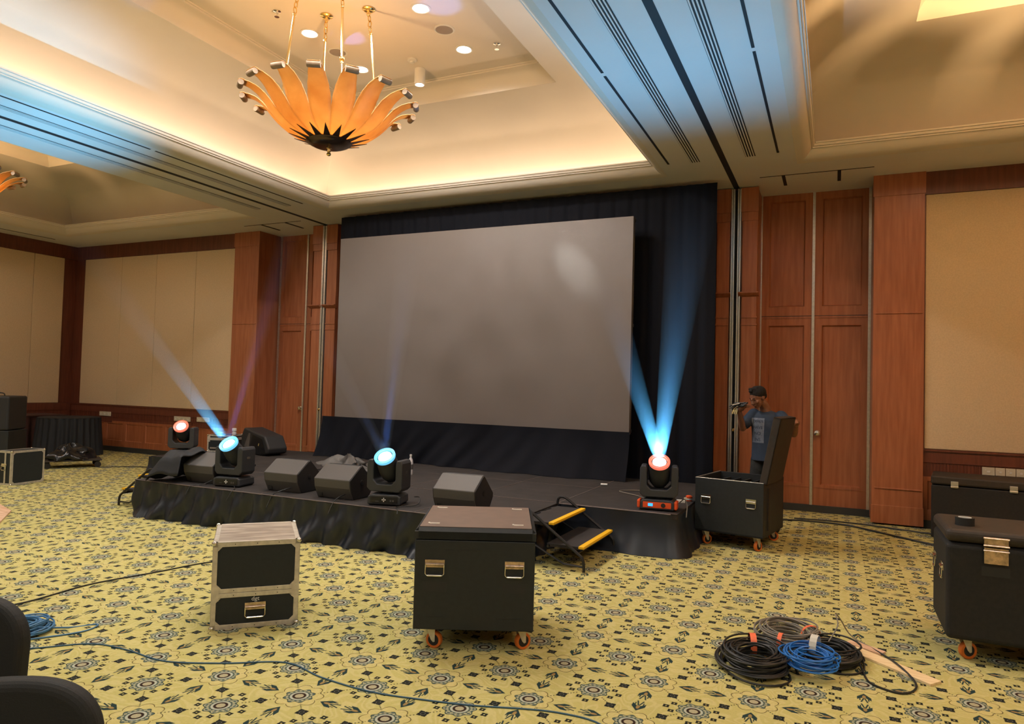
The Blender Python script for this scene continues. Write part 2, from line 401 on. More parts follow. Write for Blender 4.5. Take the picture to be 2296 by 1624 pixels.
def ring(prof, B, R):
    b = MB(); n = len(prof); vs = []
    for cx, cy, sx, sy in ((B[0], R[0], 1, 1), (B[1], R[0], -1, 1), (B[1], R[1], -1, -1), (B[0], R[1], 1, -1)):
        vs += [(cx+sx*d, cy+sy*d, z) for d, z in prof]
    fs = [(k*n+i, ((k+1) % 4)*n+i, ((k+1) % 4)*n+i+1, k*n+i+1) for k in range(4) for i in range(n-1)]
    return b.add(vs, fs)
tn = 1
for ri, R in enumerate(ROWS):
    for bi, B in enumerate(BAYS):
        for pr, m_ in ((prof_lip, 'plaster'), (prof_mould, 'plaster'), (prof_cove, 'plaster'), (prof_step, 'plaster')):
            o = ring(pr, B, R).build('ceiling' if pr is not prof_mould else 'trim_%d' % tn, m_, None, smooth=True); struct(o)
            if pr is prof_mould: tn += 1
        b = MB(); d = 1.33
        b.box((B[0]+d, R[0]+d, 5.5), (B[1]-d, R[1]-d, 5.6)); struct(b.build('ceiling', 'plaster'))

# slots, air grilles and partition tracks let into the soffit between the bays
def strip(x0, x1, y0, y1, z0=ZC-0.004, z1=ZC+0.05, m='slot', name='trim_%d'):
    global tn
    b = MB(); b.box((x0, y0, z0), (x1, y1, z1)); o = b.build(name % tn, m); tn += 1; return struct(o)
def linear_grille(xc, y0, y1, w_, lab):
    t = thing('air_grille', lab, 'air vent', (xc, (y0+y1)/2, ZC), 0, 'linear air grilles in the soffit')
    b = MB(); h = (y1-y0)/2
    b.box((-w_/2, -h, -0.003), (w_/2, h, -0.001)); b.build('backing', 'slot', t)
    for k in range(4):
        x = -w_/2+w_*(k+0.5)/4-0.002
        b = MB(); b.box((x-0.006, -h, -0.009), (x+0.006, h, -0.003)); b.build('blade', 'soffit', t)
for (c, s_, nm, side) in ((-1.23, 1, 'right', 'nearer the chandelier bay'), (-8.17, 1, 'left', 'nearer the chandelier bay')):
    strip(c-0.035, c+0.035, -6, 9.8)
for xc, lab in ((-1.55, 'slatted air grille left of the black partition track right of the chandelier'), (-0.92, 'slatted air grille right of the black partition track in the right soffit'),
                (-7.86, 'slatted air grille in the left soffit, nearer the chandelier bay'), (-8.49, 'slatted air grille in the left soffit, nearer the dim left bay')):
    linear_grille(xc, 1.0, 8.45, 0.11, lab)
for xc in (-1.865, -0.62, -7.55):
    strip(xc-0.012, xc+0.012, 1.5, 5.75); strip(xc-0.012, xc+0.012, 5.82, 8.42)
strip(-14.55, -14.52, 4.0, 9.0)

# ------------------------------------------------------------------ wall helpers
def panelled(b, x0, x1, z0, z1, holes, yf, deep=0.02, frame_t=0.04, bev=0.03):
    """frame boards round rectangular sunk panels, front face at yf, looking to -Y"""
    hs = sorted(holes, key=lambda h: h[2])
    hx0, hx1 = hs[0][0], hs[0][1]
    b.box((x0, yf, z0), (hx0, yf+frame_t, z1)); b.box((hx1, yf, z0), (x1, yf+frame_t, z1))
    zz = z0
    for h in hs:
        b.box((hx0, yf, zz), (hx1, yf+frame_t, h[2])); zz = h[3]
    b.box((hx0, yf, zz), (hx1, yf+frame_t, z1))
    for a0, a1, c0, c1 in hs:
        y_ = yf+deep
        o_ = [(a0, yf, c0), (a1, yf, c0), (a1, yf, c1), (a0, yf, c1)]; i_ = [(a0+bev, y_, c0+bev), (a1-bev, y_, c0+bev), (a1-bev, y_, c1-bev), (a0+bev, y_, c1-bev)]
        b.add(o_+i_, [(0, 1, 5, 4), (1, 2, 6, 5), (2, 3, 7, 6), (3, 0, 4, 7), (4, 5, 6, 7)])
def wainscot(x0, x1, nm, y=YW):
    b = MB(); b.box((x0, y-0.02, 0.80), (x1, y, 0.95)); b.box((x0, y-0.035, 0.925), (x1, y, 0.95)); b.box((x0, y-0.025, 0.79), (x1, y, 0.80))
    b.box((x0, y-0.010, 0.62), (x1, y, 0.79)); 
    n = max(1, int((x1-x0)/0.035))
    for k in range(n): xx = x0+(x1-x0)*(k+0.5)/n; b.box((xx-0.009, y-0.017, 0.68), (xx+0.009, y-0.01, 0.785))
    o = b.build('wainscot_rail', 'wood_dark', nm)
    b = MB(); m_ = max(1, round((x1-x0)/0.55)); wd = (x1-x0)/m_
    for k in range(m_): panelled(b, x0+k*wd, x0+(k+1)*wd, 0.1, 0.62, [(x0+k*wd+0.05, x0+(k+1)*wd-0.05, 0.22, 0.57)], y-0.02, 0.012, 0.02, 0.012)
    b.build('wainscot_panel', 'wood', nm)

# back wall
b = MB(); b.box((XL-0.2, YD, 0), (XR+0.2, YD+0.2, 5.8)); b.box((XL-0.2, YW, 0), (-10.33, YD, ZC)); b.box((-7.91, YW, 0), (-1.47, YD, ZC)); b.box((0.97, YW, 0), (XR+0.2, YD, ZC))
b.box((-9.72, YW+0.1, 4.38), (-8.41, YD, 5)); b.box((-0.96, YW+0.1, 4.38), (0.42, YD, 5))
wb = struct(b.build('wall_back', 'wood_dark'))
def fabric_row(xsx, parent, y=YW):
    for a_, c_ in zip(xsx[:-1], xsx[1:]):
        b = MB(); b.box((a_+0.003, y-0.03, 0.953), (c_-0.003, y, 4.037)); b.build('fabric_panel', 'fabric', parent, bevel=0.008)
fabric_row([-14.70, -13.52, -12.48, -11.37, -10.335], wb)
fabric_row([0.98, 2.1, 3.2, 4.3, 5.4], wb)
b = MB(); b.box((XL, YW-0.035, 4.04), (-10.33, YW, ZC)); b.box((0.97, YW-0.035, 4.04), (XR, YW, ZC)); b.build('cornice_band', 'wood_dark', wb)
b = MB(); b.box((XL, YW-0.02, 0.95), (-14.71, YW, 4.04)); b.box((0.965, YW-0.02, 0.95), (0.982, YW, 4.04)); b.box((5.4, YW-0.02, 0.95), (XR, YW, 4.04)); b.build('corner_post', 'wood_dark', wb)
wainscot(XL, -10.33, wb); wainscot(0.97, XR, wb)
for nm, a_, c_ in (('baseboard_left', XL, -10.33), ('baseboard_right', 0.97, XR)):
    b = MB(); b.box((a_, YW-0.03, 0), (c_, YW, 0.1)); struct(b.build(nm, 'base'))
for nm, a_, c_ in (('baseboard_back', -0.96, 0.42), ('baseboard_back', -9.72, -8.41)):
    b = MB(); b.box((a_, YD-0.09, 0), (c_, YD, 0.09)); struct(b.build(nm, 'base'))
# left and right side walls, wall behind the camera
b = MB(); b.box((XL-0.2, YB, 0), (XL, YW, ZC)); wl = struct(b.build('wall_left', 'wood_dark'))
yy = 9.5
for k in range(9):
    y2 = 8.88 if k == 0 else yy-1.15
    b = MB(); b.box((XL, y2+0.003, 0.953), (XL+0.03, yy-0.003, 4.037)); b.build('fabric_panel', 'fabric', wl, bevel=0.008); yy = y2
b = MB(); b.box((XL, YB, 0.8), (XL+0.03, YW-0.035, 0.95)); b.box((XL, YB, 4.04), (XL+0.035, YW-0.035, ZC)); b.box((XL, YB, 0.0), (XL+0.02, YW-0.035, 0.8)); b.build('wainscot_rail', 'wood_dark', wl)
b = MB(); b.box((XR, YB, 0), (XR+0.2, YW, ZC)); wr = struct(b.build('wall_right', 'wood_dark'))
yy = 9.5
for k in range(9):
    b = MB(); b.box((XR-0.03, yy-1.497, 0.953), (XR, yy-0.003, 4.037)); b.build('fabric_panel', 'fabric', wr); yy -= 1.5
b = MB(); b.box((XL-0.2, YB-0.2, 0), (XR+0.2, YB, ZC)); wf = struct(b.build('wall_front', 'wood'))
b = MB(); b.box((XL+0.5, YB, 0.95), (XR-0.5, YB+0.03, 4.04)); b.build('fabric_panel', 'fabric', wf)

# doors of the recess, each two sunk panels, knob, metal edge strip
dn = 1
def door(x0, x1, knob=None, edge=None):
    global dn
    b = MB(); i = 0.11
    panelled(b, x0+0.004, x1-0.004, 0.09, 4.377, [(x0+i, x1-i, 0.36, 2.50), (x0+i, x1-i, 2.76, 4.22)], YD-0.05, 0.034, 0.05, 0.016)
    b.box((x0+0.02, YD-0.058, 2.60), (x1-0.02, YD-0.05, 2.625)); b.box((x0+0.02, YD-0.056, 0.32), (x1-0.02, YD-0.05, 0.33))
    d = struct(b.build('door_%d' % dn, 'wood')); dn += 1
    b = MB(); b.box((x0+0.004, YD-0.053, 2.622), (x1-0.004, YD-0.049, 2.634)); b.build('panel_joint', 'slot', d)
    if edge is not None:
        b = MB(); b.box((edge-0.017, YD-0.068, 0.09), (edge+0.017, YD-0.05, 4.37)); b.build('edge_strip', 'alu', d)
    if knob is not None:
        b = MB(); T = Tr(knob, YD-0.05, 1.05) @ Rx(PI/2)
        b.lathe([(0.036, 0), (0.036, 0.008), (0.012, 0.012), (0.012, 0.035), (0.026, 0.042), (0.033, 0.055), (0.028, 0.068), (0.01, 0.074)], T, 18); b.build('door_knob', 'chrome', d, smooth=True)
    return d
door(-0.955, -0.28, None, -0.28); door(-0.28, 0.42, -0.215, 0.40)
door(-9.72, -9.03, None, -9.68); door(-9.03, -8.41, -9.07, -9.03)
b = MB(); b.box((-0.965, YD-0.07, 0.09), (-0.94, YD-0.05, 4.37)); b2 = b.build('trim_%d' % tn, 'alu'); tn += 1; struct(b2)
# dark joints of the small ceiling boards above the doors
for x_ in (-0.62, 0.02): strip(x_-0.02, x_+0.02, 9.35, 9.8, ZC-0.006)
strip(-0.9, 0.4, 9.33, 9.345, ZC-0.004)
for x_ in (-9.3, -8.75): strip(x_-0.02, x_+0.02, 9.35, 9.8, ZC-0.006)
strip(-9.7, -8.4, 9.33, 9.345, ZC-0.004)
# plain wood returns beside the doors
for a_, c_ in ((0.42, 0.97), (-10.33, -9.72)):
    b = MB(); b.box((a_, YW-0.06, 0.02), (c_, YD, ZC))
    for z in (2.585, 0.44): b.box((a_+0.03, YW-0.072, z), (c_-0.02, YW-0.06, z+0.016))
    b.box((a_-0.008, YW-0.068, 0.02), (c_+0.008, YW-0.06, 0.24)); b.box((a_-0.01, YW-0.07, 4.05), (c_+0.01, YW-0.06, ZC))
    struct(b.build('trim_%d' % tn, 'wood', bevel=0.003)); tn += 1
# pilasters with the partition track
def pilaster(x0, x1, xt0, xt1):
    global tn
    b = MB()
    for a_, c_ in ((x0, xt0-0.02), (xt1+0.02, x1)):
        b.box((a_, YW-0.08, 0), (c_, YD, ZC-0.01)); b.box((a_-0.02, YW-0.10, 3.98), (c_+0.012, YW-0.07, ZC-0.01)); b.box((a_-0.012, YW-0.092, 3.86), (c_+0.006, YW-0.075, 3.98))
    b.box((xt0-0.02, YW-0.04, 0), (xt1+0.02, YD, ZC-0.01))
    o = struct(b.build('trim_%d' % tn, 'wood', bevel=0.003)); tn += 1
    for a_, c_ in ((x0, xt0-0.03), (xt1+0.03, x1)):
        b = MB(); b.prism([(YW-0.08, 2.84), (YW-0.12, 2.86), (YW-0.155, 2.885), (YW-0.155, 2.90), (YW-0.08, 2.90)], a_-0.05, c_+0.03, 'X')
        for z in (2.56, 2.46, 0.33): b.box((a_-0.012, YW-0.092, z), (c_+0.01, YW-0.08, z+0.018))
        b.build('ledge', 'wood', o)
    b = MB()
    w_ = xt1-xt0
    for f in (0.05, 0.28, 0.72, 0.95): b.box((xt0+w_*f-0.008, YW-0.10, 0.02), (xt0+w_*f+0.008, YW-0.03, ZC-0.02))
    b.box((xt0, YW-0.05, 0.02), (xt0+w_*0.3, YW-0.035, ZC-0.02)); b.box((xt0+w_*0.7, YW-0.05, 0.02), (xt1, YW-0.035, ZC-0.02)); b.build('partition_track', 'alu', o)
    b = MB(); b.box((xt0+w_*0.3, YW-0.045, 0.02), (xt0+w_*0.7, YW-0.038, ZC-0.02)); b.build('track_gap', 'slot', o)
    b = MB(); b.lathe([(0.022, 0), (0.022, 0.008), (0.01, 0.02)], Tr((xt0+xt1)/2, YW-0.1, 1.07) @ Rx(PI/2), 14); b.build('track_lock', 'brass', o)
pilaster(-1.475, -0.955, -1.285, -1.165); pilaster(-8.41, -7.90, -8.205, -8.125)

# wall sockets
def socket_plate(x, z, n, lab, wds):
    t = thing('wall_socket', lab, 'socket', (x, YW-0.02, z), 0, 'socket plates on the wainscot')
    xx = 0
    for k in range(n):
        wd = wds[k]; b = MB(); b.box((xx, -0.014, -0.045), (xx+wd-0.006, 0.0, 0.045)); b.build('plate', 'offwhite', t, bevel=0.003)
        b = MB(); b.box((xx+wd*0.35, -0.019, -0.014), (xx+wd*0.6, -0.013, 0.006)); b.box((xx+wd*0.2, -0.017, 0.012), (xx+wd*0.28, -0.013, 0.02)); b.build('switch', 'white', t); xx += wd
    b = MB(); b.box((-0.03, -0.006, -0.17), (xx+0.03, 0.0, -0.06)); b.build('cover_board', 'wood_dark', t)
socket_plate(-14.02, 0.76, 3, 'ivory socket plate nearest the far left corner, under the fabric wall', (0.12, 0.12, 0.12))
socket_plate(-11.80, 0.75, 4, 'ivory socket strip on the wainscot, above the red-ringed moving light', (0.09, 0.12, 0.12, 0.12))
socket_plate(-11.18, 0.76, 2, 'ivory two-plate socket on the wainscot above the small flight case', (0.14, 0.2))
socket_plate(1.57, 0.73, 4, 'ivory socket strip above the black case at the right wall', (0.13, 0.1, 0.1, 0.1))

# ------------------------------------------------------------------ ceiling fittings
cx, cy = -4.72, 5.62
def downlight(x, y, lab, z=Z2, e=E_DOWN, r=0.085, soft=0.08):
    t = thing('downlight', lab, 'ceiling light', (x, y, z), 0, 'round recessed downlights')
    b = MB(); b.lathe([(r+0.022, 0.0), (r+0.022, -0.006), (r+0.004, -0.008), (r, -0.002), (r, 0.0)], None, 28); b.build('trim_ring', 'white', t, smooth=True)
    b = MB(); b.lathe([(r*0.97, -0.0035), (r*0.6, -0.0045), (0.005, -0.005)], None, 28); b.build('diffuser', 'lamp_on', t)
    l = bpy.data.lights.new('downlight_lamp', 'SPOT'); l.energy = e; l.color = DLC; l.spot_size = 2.85; l.spot_blend = 0.7; l.shadow_soft_size = soft
    o = bpy.data.objects.new('downlight_lamp', l); COL.objects.link(o); o.parent = t; o.location = (0, 0, -0.03)
    return t
EM = 130
downlight(-3.98, 6.10, 'lit downlight near the top edge, right of the chandelier rods', e=EM)
downlight(-5.44, 6.08, 'lit downlight left of the chandelier rods', e=EM)
downlight(-5.45, 7.04, 'lit downlight just above the chandelier bowl, behind its right rod', e=EM)
downlight(-3.99, 7.06, 'lit downlight nearest the sprinkler head and corner of the upper ceiling', e=EM)
for x, sd in ((-5.44, 'left'), (-3.99, 'right')):
    for y, nr in ((5.1, 'third'), (4.14, 'nearest')): downlight(x, y, nr+' downlight of the '+sd+' line in the chandelier bay, above the frame', e=EM)
def ceiling_speaker(x, y, lab):
    t = thing('ceiling_speaker', lab, 'speaker', (x, y, Z2), 0, 'round grey ceiling speakers')
    b = MB(); b.lathe([(0.115, 0), (0.115, -0.008), (0.098, -0.012), (0.095, 0)], None, 28); b.build('rim', 'white', t, smooth=True)
    b = MB(); b.lathe([(0.094, -0.008), (0.01, -0.014)], None, 28); b.build('grille', 'spk_grille', t, smooth=True)
ceiling_speaker(-3.97, 6.57, 'round grey ceiling speaker between the two right downlights'); ceiling_speaker(-5.43, 6.56, 'round grey ceiling speaker behind the chandelier rods')
def sprinkler(x, y, lab):
    t = thing('sprinkler_head', lab, 'sprinkler', (x, y, Z2), 0, 'chrome sprinkler heads')
    b = MB(); b.lathe([(0.04, 0), (0.04, -0.006), (0.015, -0.012)], None, 18); b.build('escutcheon', 'chrome', t, smooth=True)
    b = MB(); b.lathe([(0.014, -0.01), (0.014, -0.03), (0.008, -0.035), (0.008, -0.06), (0.026, -0.062), (0.026, -0.066)], None, 14); b.build('nozzle', 'chrome', t, smooth=True)
sprinkler(-3.57, 7.08, 'chrome sprinkler head at the right of the upper ceiling'); sprinkler(-5.44, 5.57, 'chrome sprinkler head left of the chandelier rods')
t = thing('smoke_detector', 'white smoke detector above the white cylinder spotlight', 'smoke detector', (-4.70, 7.05, Z2))
b = MB(); b.lathe([(0.055, 0), (0.055, -0.02), (0.045, -0.028), (0.03, -0.03)], None, 24); b.build('base', 'white', t, smooth=True)
b = MB(); b.lathe([(0.028, -0.03), (0.026, -0.045), (0.01, -0.048)], None, 20); b.build('sensor', 'white', t, smooth=True)
t = thing('cylinder_spotlight', 'white cylinder spotlight hanging from the upper ceiling, right of the chandelier', 'ceiling light', (-4.75, 7.31, Z2))
b = MB(); b.lathe([(0.062, 0.0), (0.066, -0.004), (0.066, -0.20), (0.056, -0.203), (0.050, -0.17)], None, 28, close=False); b.build('housing', 'white', t, smooth=True)
b = MB(); b.lathe([(0.052, -0.165), (0.03, -0.17), (0.004, -0.172)], None, 24); b.build('lamp', 'lamp_on', t)
l = bpy.data.lights.new('screen_glint_lamp', 'SPOT'); l.energy = 330; l.color = (0.88, 1.0, 0.97); l.spot_size = 0.19; l.spot_blend = 1.0; l.shadow_soft_size = 0.03
o = bpy.data.objects.new('screen_glint_lamp', l); COL.objects.link(o); o.parent = t; o.location = (0, 0, -0.21)
o.rotation_euler = (Vector((-3.2, 8.84, 3.2))-Vector((-4.75, 7.31, 5.29))).to_track_quat('-Z', 'Y').to_euler()  # narrow spot aimed at the LED screen, added to imitate the glint there

# ------------------------------------------------------------------ chandeliers
def petal_geo():
    """one petal of the bowl: strip from the hub out to the curl; 16 of them share the inner bowl"""
    return None
NP = 16
_BP = [(0.17, 0.045), (0.30, 0.085), (0.42, 0.145), (0.51, 0.215), (0.58, 0.290), (0.64, 0.365), (0.71, 0.430), (0.785, 0.470), (0.84, 0.480)]
_BW = [1.0, 1.0, 1.0, 1.0, 0.94, 0.80, 0.60, 0.44, 0.38]
def _lerp(T, t):
    q = t*(len(T)-1); i = min(int(q), len(T)-2); f = q-i; return i, f
def bowl_profile(t):
    i, f = _lerp(_BP, t); p = [_BP[max(i-1, 0)], _BP[i], _BP[i+1], _BP[min(i+2, len(_BP)-1)]]
    return tuple(0.5*(2*p[1][k]+(p[2][k]-p[0][k])*f+(2*p[0][k]-5*p[1][k]+4*p[2][k]-p[3][k])*f*f+(3*p[1][k]-p[0][k]-3*p[2][k]+p[3][k])*f**3) for k in (0, 1))
def make_chandelier(x, y, zb, lab, e, detail=True, rods=True):
    t = thing('chandelier', lab, 'chandelier', (x, y, zb), 0, 'amber petal chandeliers')
    # bowl (up to where petals part) and petals in one glass shell
    NT = 20; b = MB(); SUB = 10
    def width(tt):
        i, f = _lerp(_BW, tt); f = f*f*(3-2*f); return _BW[i]*(1-f)+_BW[i+1]*f
    for p in range(NP):
        a0 = math.radians(-173)+2*PI*p/NP
        def fn(u, v):
            r, z = bowl_profile(v); wv = width(v)
            a = a0+(u*2-1)*PI/NP*wv
            e_ = 1+0.012*math.cos((u*2-1)*PI/2)*min(1, v*2)
            return (r*e_*math.cos(a), r*e_*math.sin(a), z)
        b.grid(fn, 6, NT)
    sh = b.build('shell', 'shell', t, smooth=True, solid=0.008)
    for p in range(NP):
        a0 = math.radians(-173)+2*PI*p/NP; r, z = bowl_profile(1.0)
        hw = r*PI/NP*0.36; T = Rz(a0)
        b = MB(); rr_ = 0.030
        b.lathe([(0.010, -hw), (rr_*0.9, -hw-0.002), (rr_, -hw+0.006), (rr_, hw-0.006), (rr_*0.9, hw+0.002), (0.010, hw)], T @ Tr(r+0.028, 0, z-0.022) @ Rx(PI/2), 18)
        b.build('petal_curl', 'scroll', t, smooth=True)
        b = MB()
        pts = [(r-0.03, z-0.004), (r-0.005, z+0.006), (r+0.015, z+0.013), (r+0.035, z+0.012), (r+0.052, z+0.002)]
        def fc(u, v):
            q = v*(len(pts)-1); i = min(int(q), len(pts)-2); f = q-i
            return (pts[i][0]*(1-f)+pts[i+1][0]*f, (u*2-1)*hw*0.98, pts[i][1]*(1-f)+pts[i+1][1]*f)
        b.grid(fc, 2, 10, T); b.build('petal_tip', 'shell', t, smooth=True, solid=0.006)
    b = MB()
    for p in range(16):
        a = 2*PI*(p+0.5)/16
        r0, z0 = 0.20, 0.040; r1, z1 = 0.40, 0.118
        b.add([(r0*math.cos(a-0.19), r0*math.sin(a-0.19), z0), (r0*math.cos(a+0.19), r0*math.sin(a+0.19), z0), (r1*math.cos(a), r1*math.sin(a), z1-0.012),
               (r0*math.cos(a-0.19), r0*math.sin(a-0.19), z0+0.008), (r0*math.cos(a+0.19), r0*math.sin(a+0.19), z0+0.008), (r1*math.cos(a), r1*math.sin(a), z1-0.006)],
              [(0, 2, 1), (3, 4, 5), (0, 1, 4, 3), (1, 2, 5, 4), (2, 0, 3, 5)])
    b.build('spike_crown', 'brass_dark', t)
    b = MB(); b.lathe([(0.22, 0.055), (0.228, 0.045), (0.22, 0.036), (0.205, 0.032), (0.195, 0.018), (0.15, 0.0), (0.09, -0.010), (0.03, -0.014)], None, 36); b.build('hub', 'brass_dark', t, smooth=True)
    b = MB(); b.lathe([(0.022, -0.010), (0.028, -0.016), (0.014, -0.024), (0.012, -0.045), (0.020, -0.050), (0.012, -0.058), (0.022, -0.070), (0.024, -0.080), (0.016, -0.092), (0.004, -0.097)], None, 18); b.build('finial', 'brass', t, smooth=True)
    if rods:
        H = Z2-zb
        for k in range(4):
            a = PI/4+k*PI/2+0.12; ca, sa = math.cos(a), math.sin(a); rt, rb = 0.36, 0.50
            P = lambda z, f: (ca*(rb+(rt-rb)*f), sa*(rb+(rt-rb)*f), z)
            zb0 = 0.25; L_ = H-zb0
            q = lambda f: P(zb0+L_*f, f)
            b = MB(); b.tube([q(0), q(0.36)], 0.008, 8); b.tube([q(0.385), q(0.80)], 0.012, 8); b.ball(q(0.372), 0.026, 12); b.ball(q(0.34), 0.013, 10); b.ball(q(0.795), 0.018, 10)
            r_ = b.build('rod', 'brass', t, smooth=True)
            b = MB()
            for j in range(3):
                c = Vector(q(0.83+0.045*j)); vv = []
                for i in range(12):
                    an = 2*PI*i/12
                    vv.append(c+Vector((math.cos(an)*0.02*(j % 2), math.cos(an)*0.02*((j+1) % 2), math.sin(an)*0.034)))
                b.tube(vv, 0.006, 6, closed=True)
            b.build('chain', 'brass', r_, smooth=True)
            b = MB(); b.lathe([(0.065, 0.0), (0.068, -0.012), (0.05, -0.022), (0.045, -0.034), (0.022, -0.042), (0.016, -0.075), (0.006, -0.082)], Tr(*P(H, 1.0)), 20); b.build('canopy', 'brass', r_, smooth=True)
    l = bpy.data.lights.new('chandelier_lamp', 'POINT'); l.energy = e; l.color = (1.0, 0.62, 0.28); l.shadow_soft_size = 0.06
    o = bpy.data.objects.new('chandelier_lamp', l); COL.objects.link(o); o.parent = t; o.location = (0, 0, 0.125)
    return t
make_chandelier(cx, cy, 3.965, 'large amber glass petal chandelier hanging over the hall centre', 34)
make_chandelier(-11.5, cy, 3.965, 'dim amber chandelier in the left bay, cut by the left edge', 120)
make_chandelier(2.31, cy, 3.965, 'amber chandelier in the right bay, one dark curl at the top right', 420)

# lamps of the side bays and of the half of the hall behind the viewer
LN = [(-12.3, 4.6, 300, 'left downlight of the pair in the left bay'), (-10.7, 4.6, 300, 'right downlight of the pair in the left bay'),
      (1.5, 4.3, 110, 'left downlight of the pair in the right bay'), (3.1, 4.3, 110, 'right downlight of the pair in the right bay')]
for x, y, e, lab in LN: downlight(x, y, lab, e=e, soft=0.35)
for y, row in ((-1.2, 'nearer row behind the viewer'), (-3.6, 'far row behind the viewer')):
    for x, pos in ((-12.5, 'leftmost'), (-10.5, 'second from left'), (-6.2, 'third from left'), (-4.7, 'fourth from left'), (-3.2, 'fifth from left'), (1.2, 'sixth from left'), (3.4, 'rightmost')):
        if y < -2 and x in (-12.5, -4.7): continue
        downlight(x, y, pos+' downlight of the '+row, e=E_BACK*2)
# ------------------------------------------------------------------ LED screen
t = thing('led_screen', 'large dark grey LED wall screen, switched off, above the stage', 'screen', (-4.76, 8.84, 0.986))
b = MB(); b.box((-2.36, 0.0, 0), (2.36, 0.09, 2.835)); b.build('panel', 'screen', t)
b = MB()
for k in range(1, 8):
    x = -2.36+k*4.72/8; b.box((x-0.04, 0.09, 0.05), (x+0.04, 0.14, 2.78))
for z in (0.02, 1.4, 2.78): b.box((-2.36, 0.09, z), (2.36, 0.13, z+0.04))
for x in (-2.2, 0, 2.2): b.box((x-0.03, 0.10, -0.582), (x+0.03, 0.16, 0.05)); 
b.build('support_frame', 'tube', t)

# ------------------------------------------------------------------ curtains behind the stage
def pleat(name, path, z0, z1, lab, cat, amp=0.03, wl=0.14, m='curtain', nz=14, flare=0.0, seed=0, group=None, gather=0.0):
    P = [Vector((*p, 0)) for p in path]; L = [0]
    for a_, c_ in zip(P[:-1], P[1:]): L.append(L[-1]+(c_-a_).length)
    tot = L[-1]; nu = max(8, int(tot/0.022)); rnd = random.Random(seed); ph = [rnd.uniform(0, 6.28) for _ in range(6)]
    def at(s):
        i = 0
        while i < len(L)-2 and s > L[i+1]: i += 1
        d = P[i+1]-P[i]; f = (s-L[i])/max(1e-6, d.length); d.normalize()
        return P[i]+(P[i+1]-P[i])*f, Vector((d.y, -d.x, 0))
    def fn(u, v):
        s = u*tot; p, n = at(min(s, tot-1e-4)); dn_ = 1-v
        wv = s*2*PI/wl
        d = math.sin(wv+0.8*math.sin(s*1.7+ph[0])+ph[1]+gather*dn_*2.0)*amp*(0.35+0.65*dn_)
        d += math.sin(wv*0.37+ph[2]+gather*dn_*3)*amp*0.8*dn_+math.sin(wv*1.9+ph[3])*amp*0.25
        d += math.sin(s*3.1+ph[4]+gather*dn_*1.5)*amp*0.7*dn_*(gather > 0)+flare*dn_**2
        p = p+n*d
        return (p.x, p.y, z0+(z1-z0)*v + (0.0 if v > 0.01 else 0.0))
    b = MB(); b.grid(fn, nu, nz); o = b.build(name, m, None, smooth=True)
    o.data.set_sharp_from_angle(angle=3.0)
    return tag(o, lab, cat, group)
pleat('stage_curtain', [(-7.40, 9.18), (-2.30, 9.18), (-1.40, 9.18)], 0.0, 4.26, 'full-height black backdrop curtain behind the screen and stage', 'curtain', 0.018, 0.22, seed=3)
# lower drape under the screen, its hem pulled forward in slanting folds
def low_drape():
    b = MB(); nu, nz = 260, 16
    def fn(u, v):
        x = -7.33+u*4.95; dn_ = 1-v
        s = x*9+dn_*3.2*math.sin(x*0.9)
        y = 8.80-0.22*dn_**2*(0.6+0.4*math.sin(x*1.3))-0.030*math.sin(s)*(0.3+dn_)-0.018*math.sin(s*2.3+dn_*5)*dn_
        return (x, y, 0.405+(1.02-0.405)*v)
    b.grid(fn, nu, nz); o = b.build('screen_skirt', 'curtain', None, smooth=True); o.data.set_sharp_from_angle(angle=3.0)
    tag(o, 'black cloth draped in slanting folds under the screen', 'drape')
low_drape()

# ------------------------------------------------------------------ stage
ST = 0.40
t = thing('stage', 'low black carpeted stage platform in front of the screen', 'stage', (-4.9, 7.3, 0))
Tn = Tr(4.9, -7.3, 0)
decks = []
for x0_, x1_ in ((-7.2, -6.27), (-6.27, -5.34), (-5.34, -4.41), (-4.41, -3.48), (-3.48, -2.54)):
    for y0_, y1_ in ((5.5, 6.72), (6.72, 7.94), (7.94, 9.08)): decks.append((x0_, x1_, y0_, y1_))
for y0_, y1_ in ((6.72, 7.94), (7.94, 9.08)): decks.append((-2.54, -1.34, y0_, y1_))
for x0_, x1_ in ((-9.15, -8.1), (-8.1, -7.2)): decks.append((x0_, x1_, 7.2, 9.08))
for x0_, x1_, y0_, y1_ in decks:
    b = MB(); b.box((x0_+0.002, y0_+0.002, ST-0.05), (x1_-0.002, y1_-0.002, ST), Tn); b.build('deck', 'stage', t, bevel=0.004)
b = MB()
b.box((-2.545, 6.72, ST), (-2.535, 9.05, ST+0.003), Tn); b.box((-7.2, 6.716, ST), (-1.34, 6.724, ST+0.003), Tn)
b.box((-7.2, 7.937, ST), (-2.54, 7.943, ST+0.002), Tn)
for x_ in (-6.27, -5.34, -4.41, -3.48): b.box((x_-0.003, 5.5, ST), (x_+0.003, 9.05, ST+0.002), Tn)
b.build('seam_tape', 'seam', t)
b = MB()
for x_, y_ in ((-7.1, 5.6), (-5.4, 5.6), (-3.5, 5.6), (-2.65, 5.6), (-1.45, 6.85), (-7.1, 8.9), (-1.45, 8.9), (-9.0, 7.3), (-9.0, 8.9), (-5.0, 7.2)): b.box((x_-0.03, y_-0.03, 0), (x_+0.03, y_+0.03, ST-0.05), Tn)
b.build('support_leg', 'tube', t)
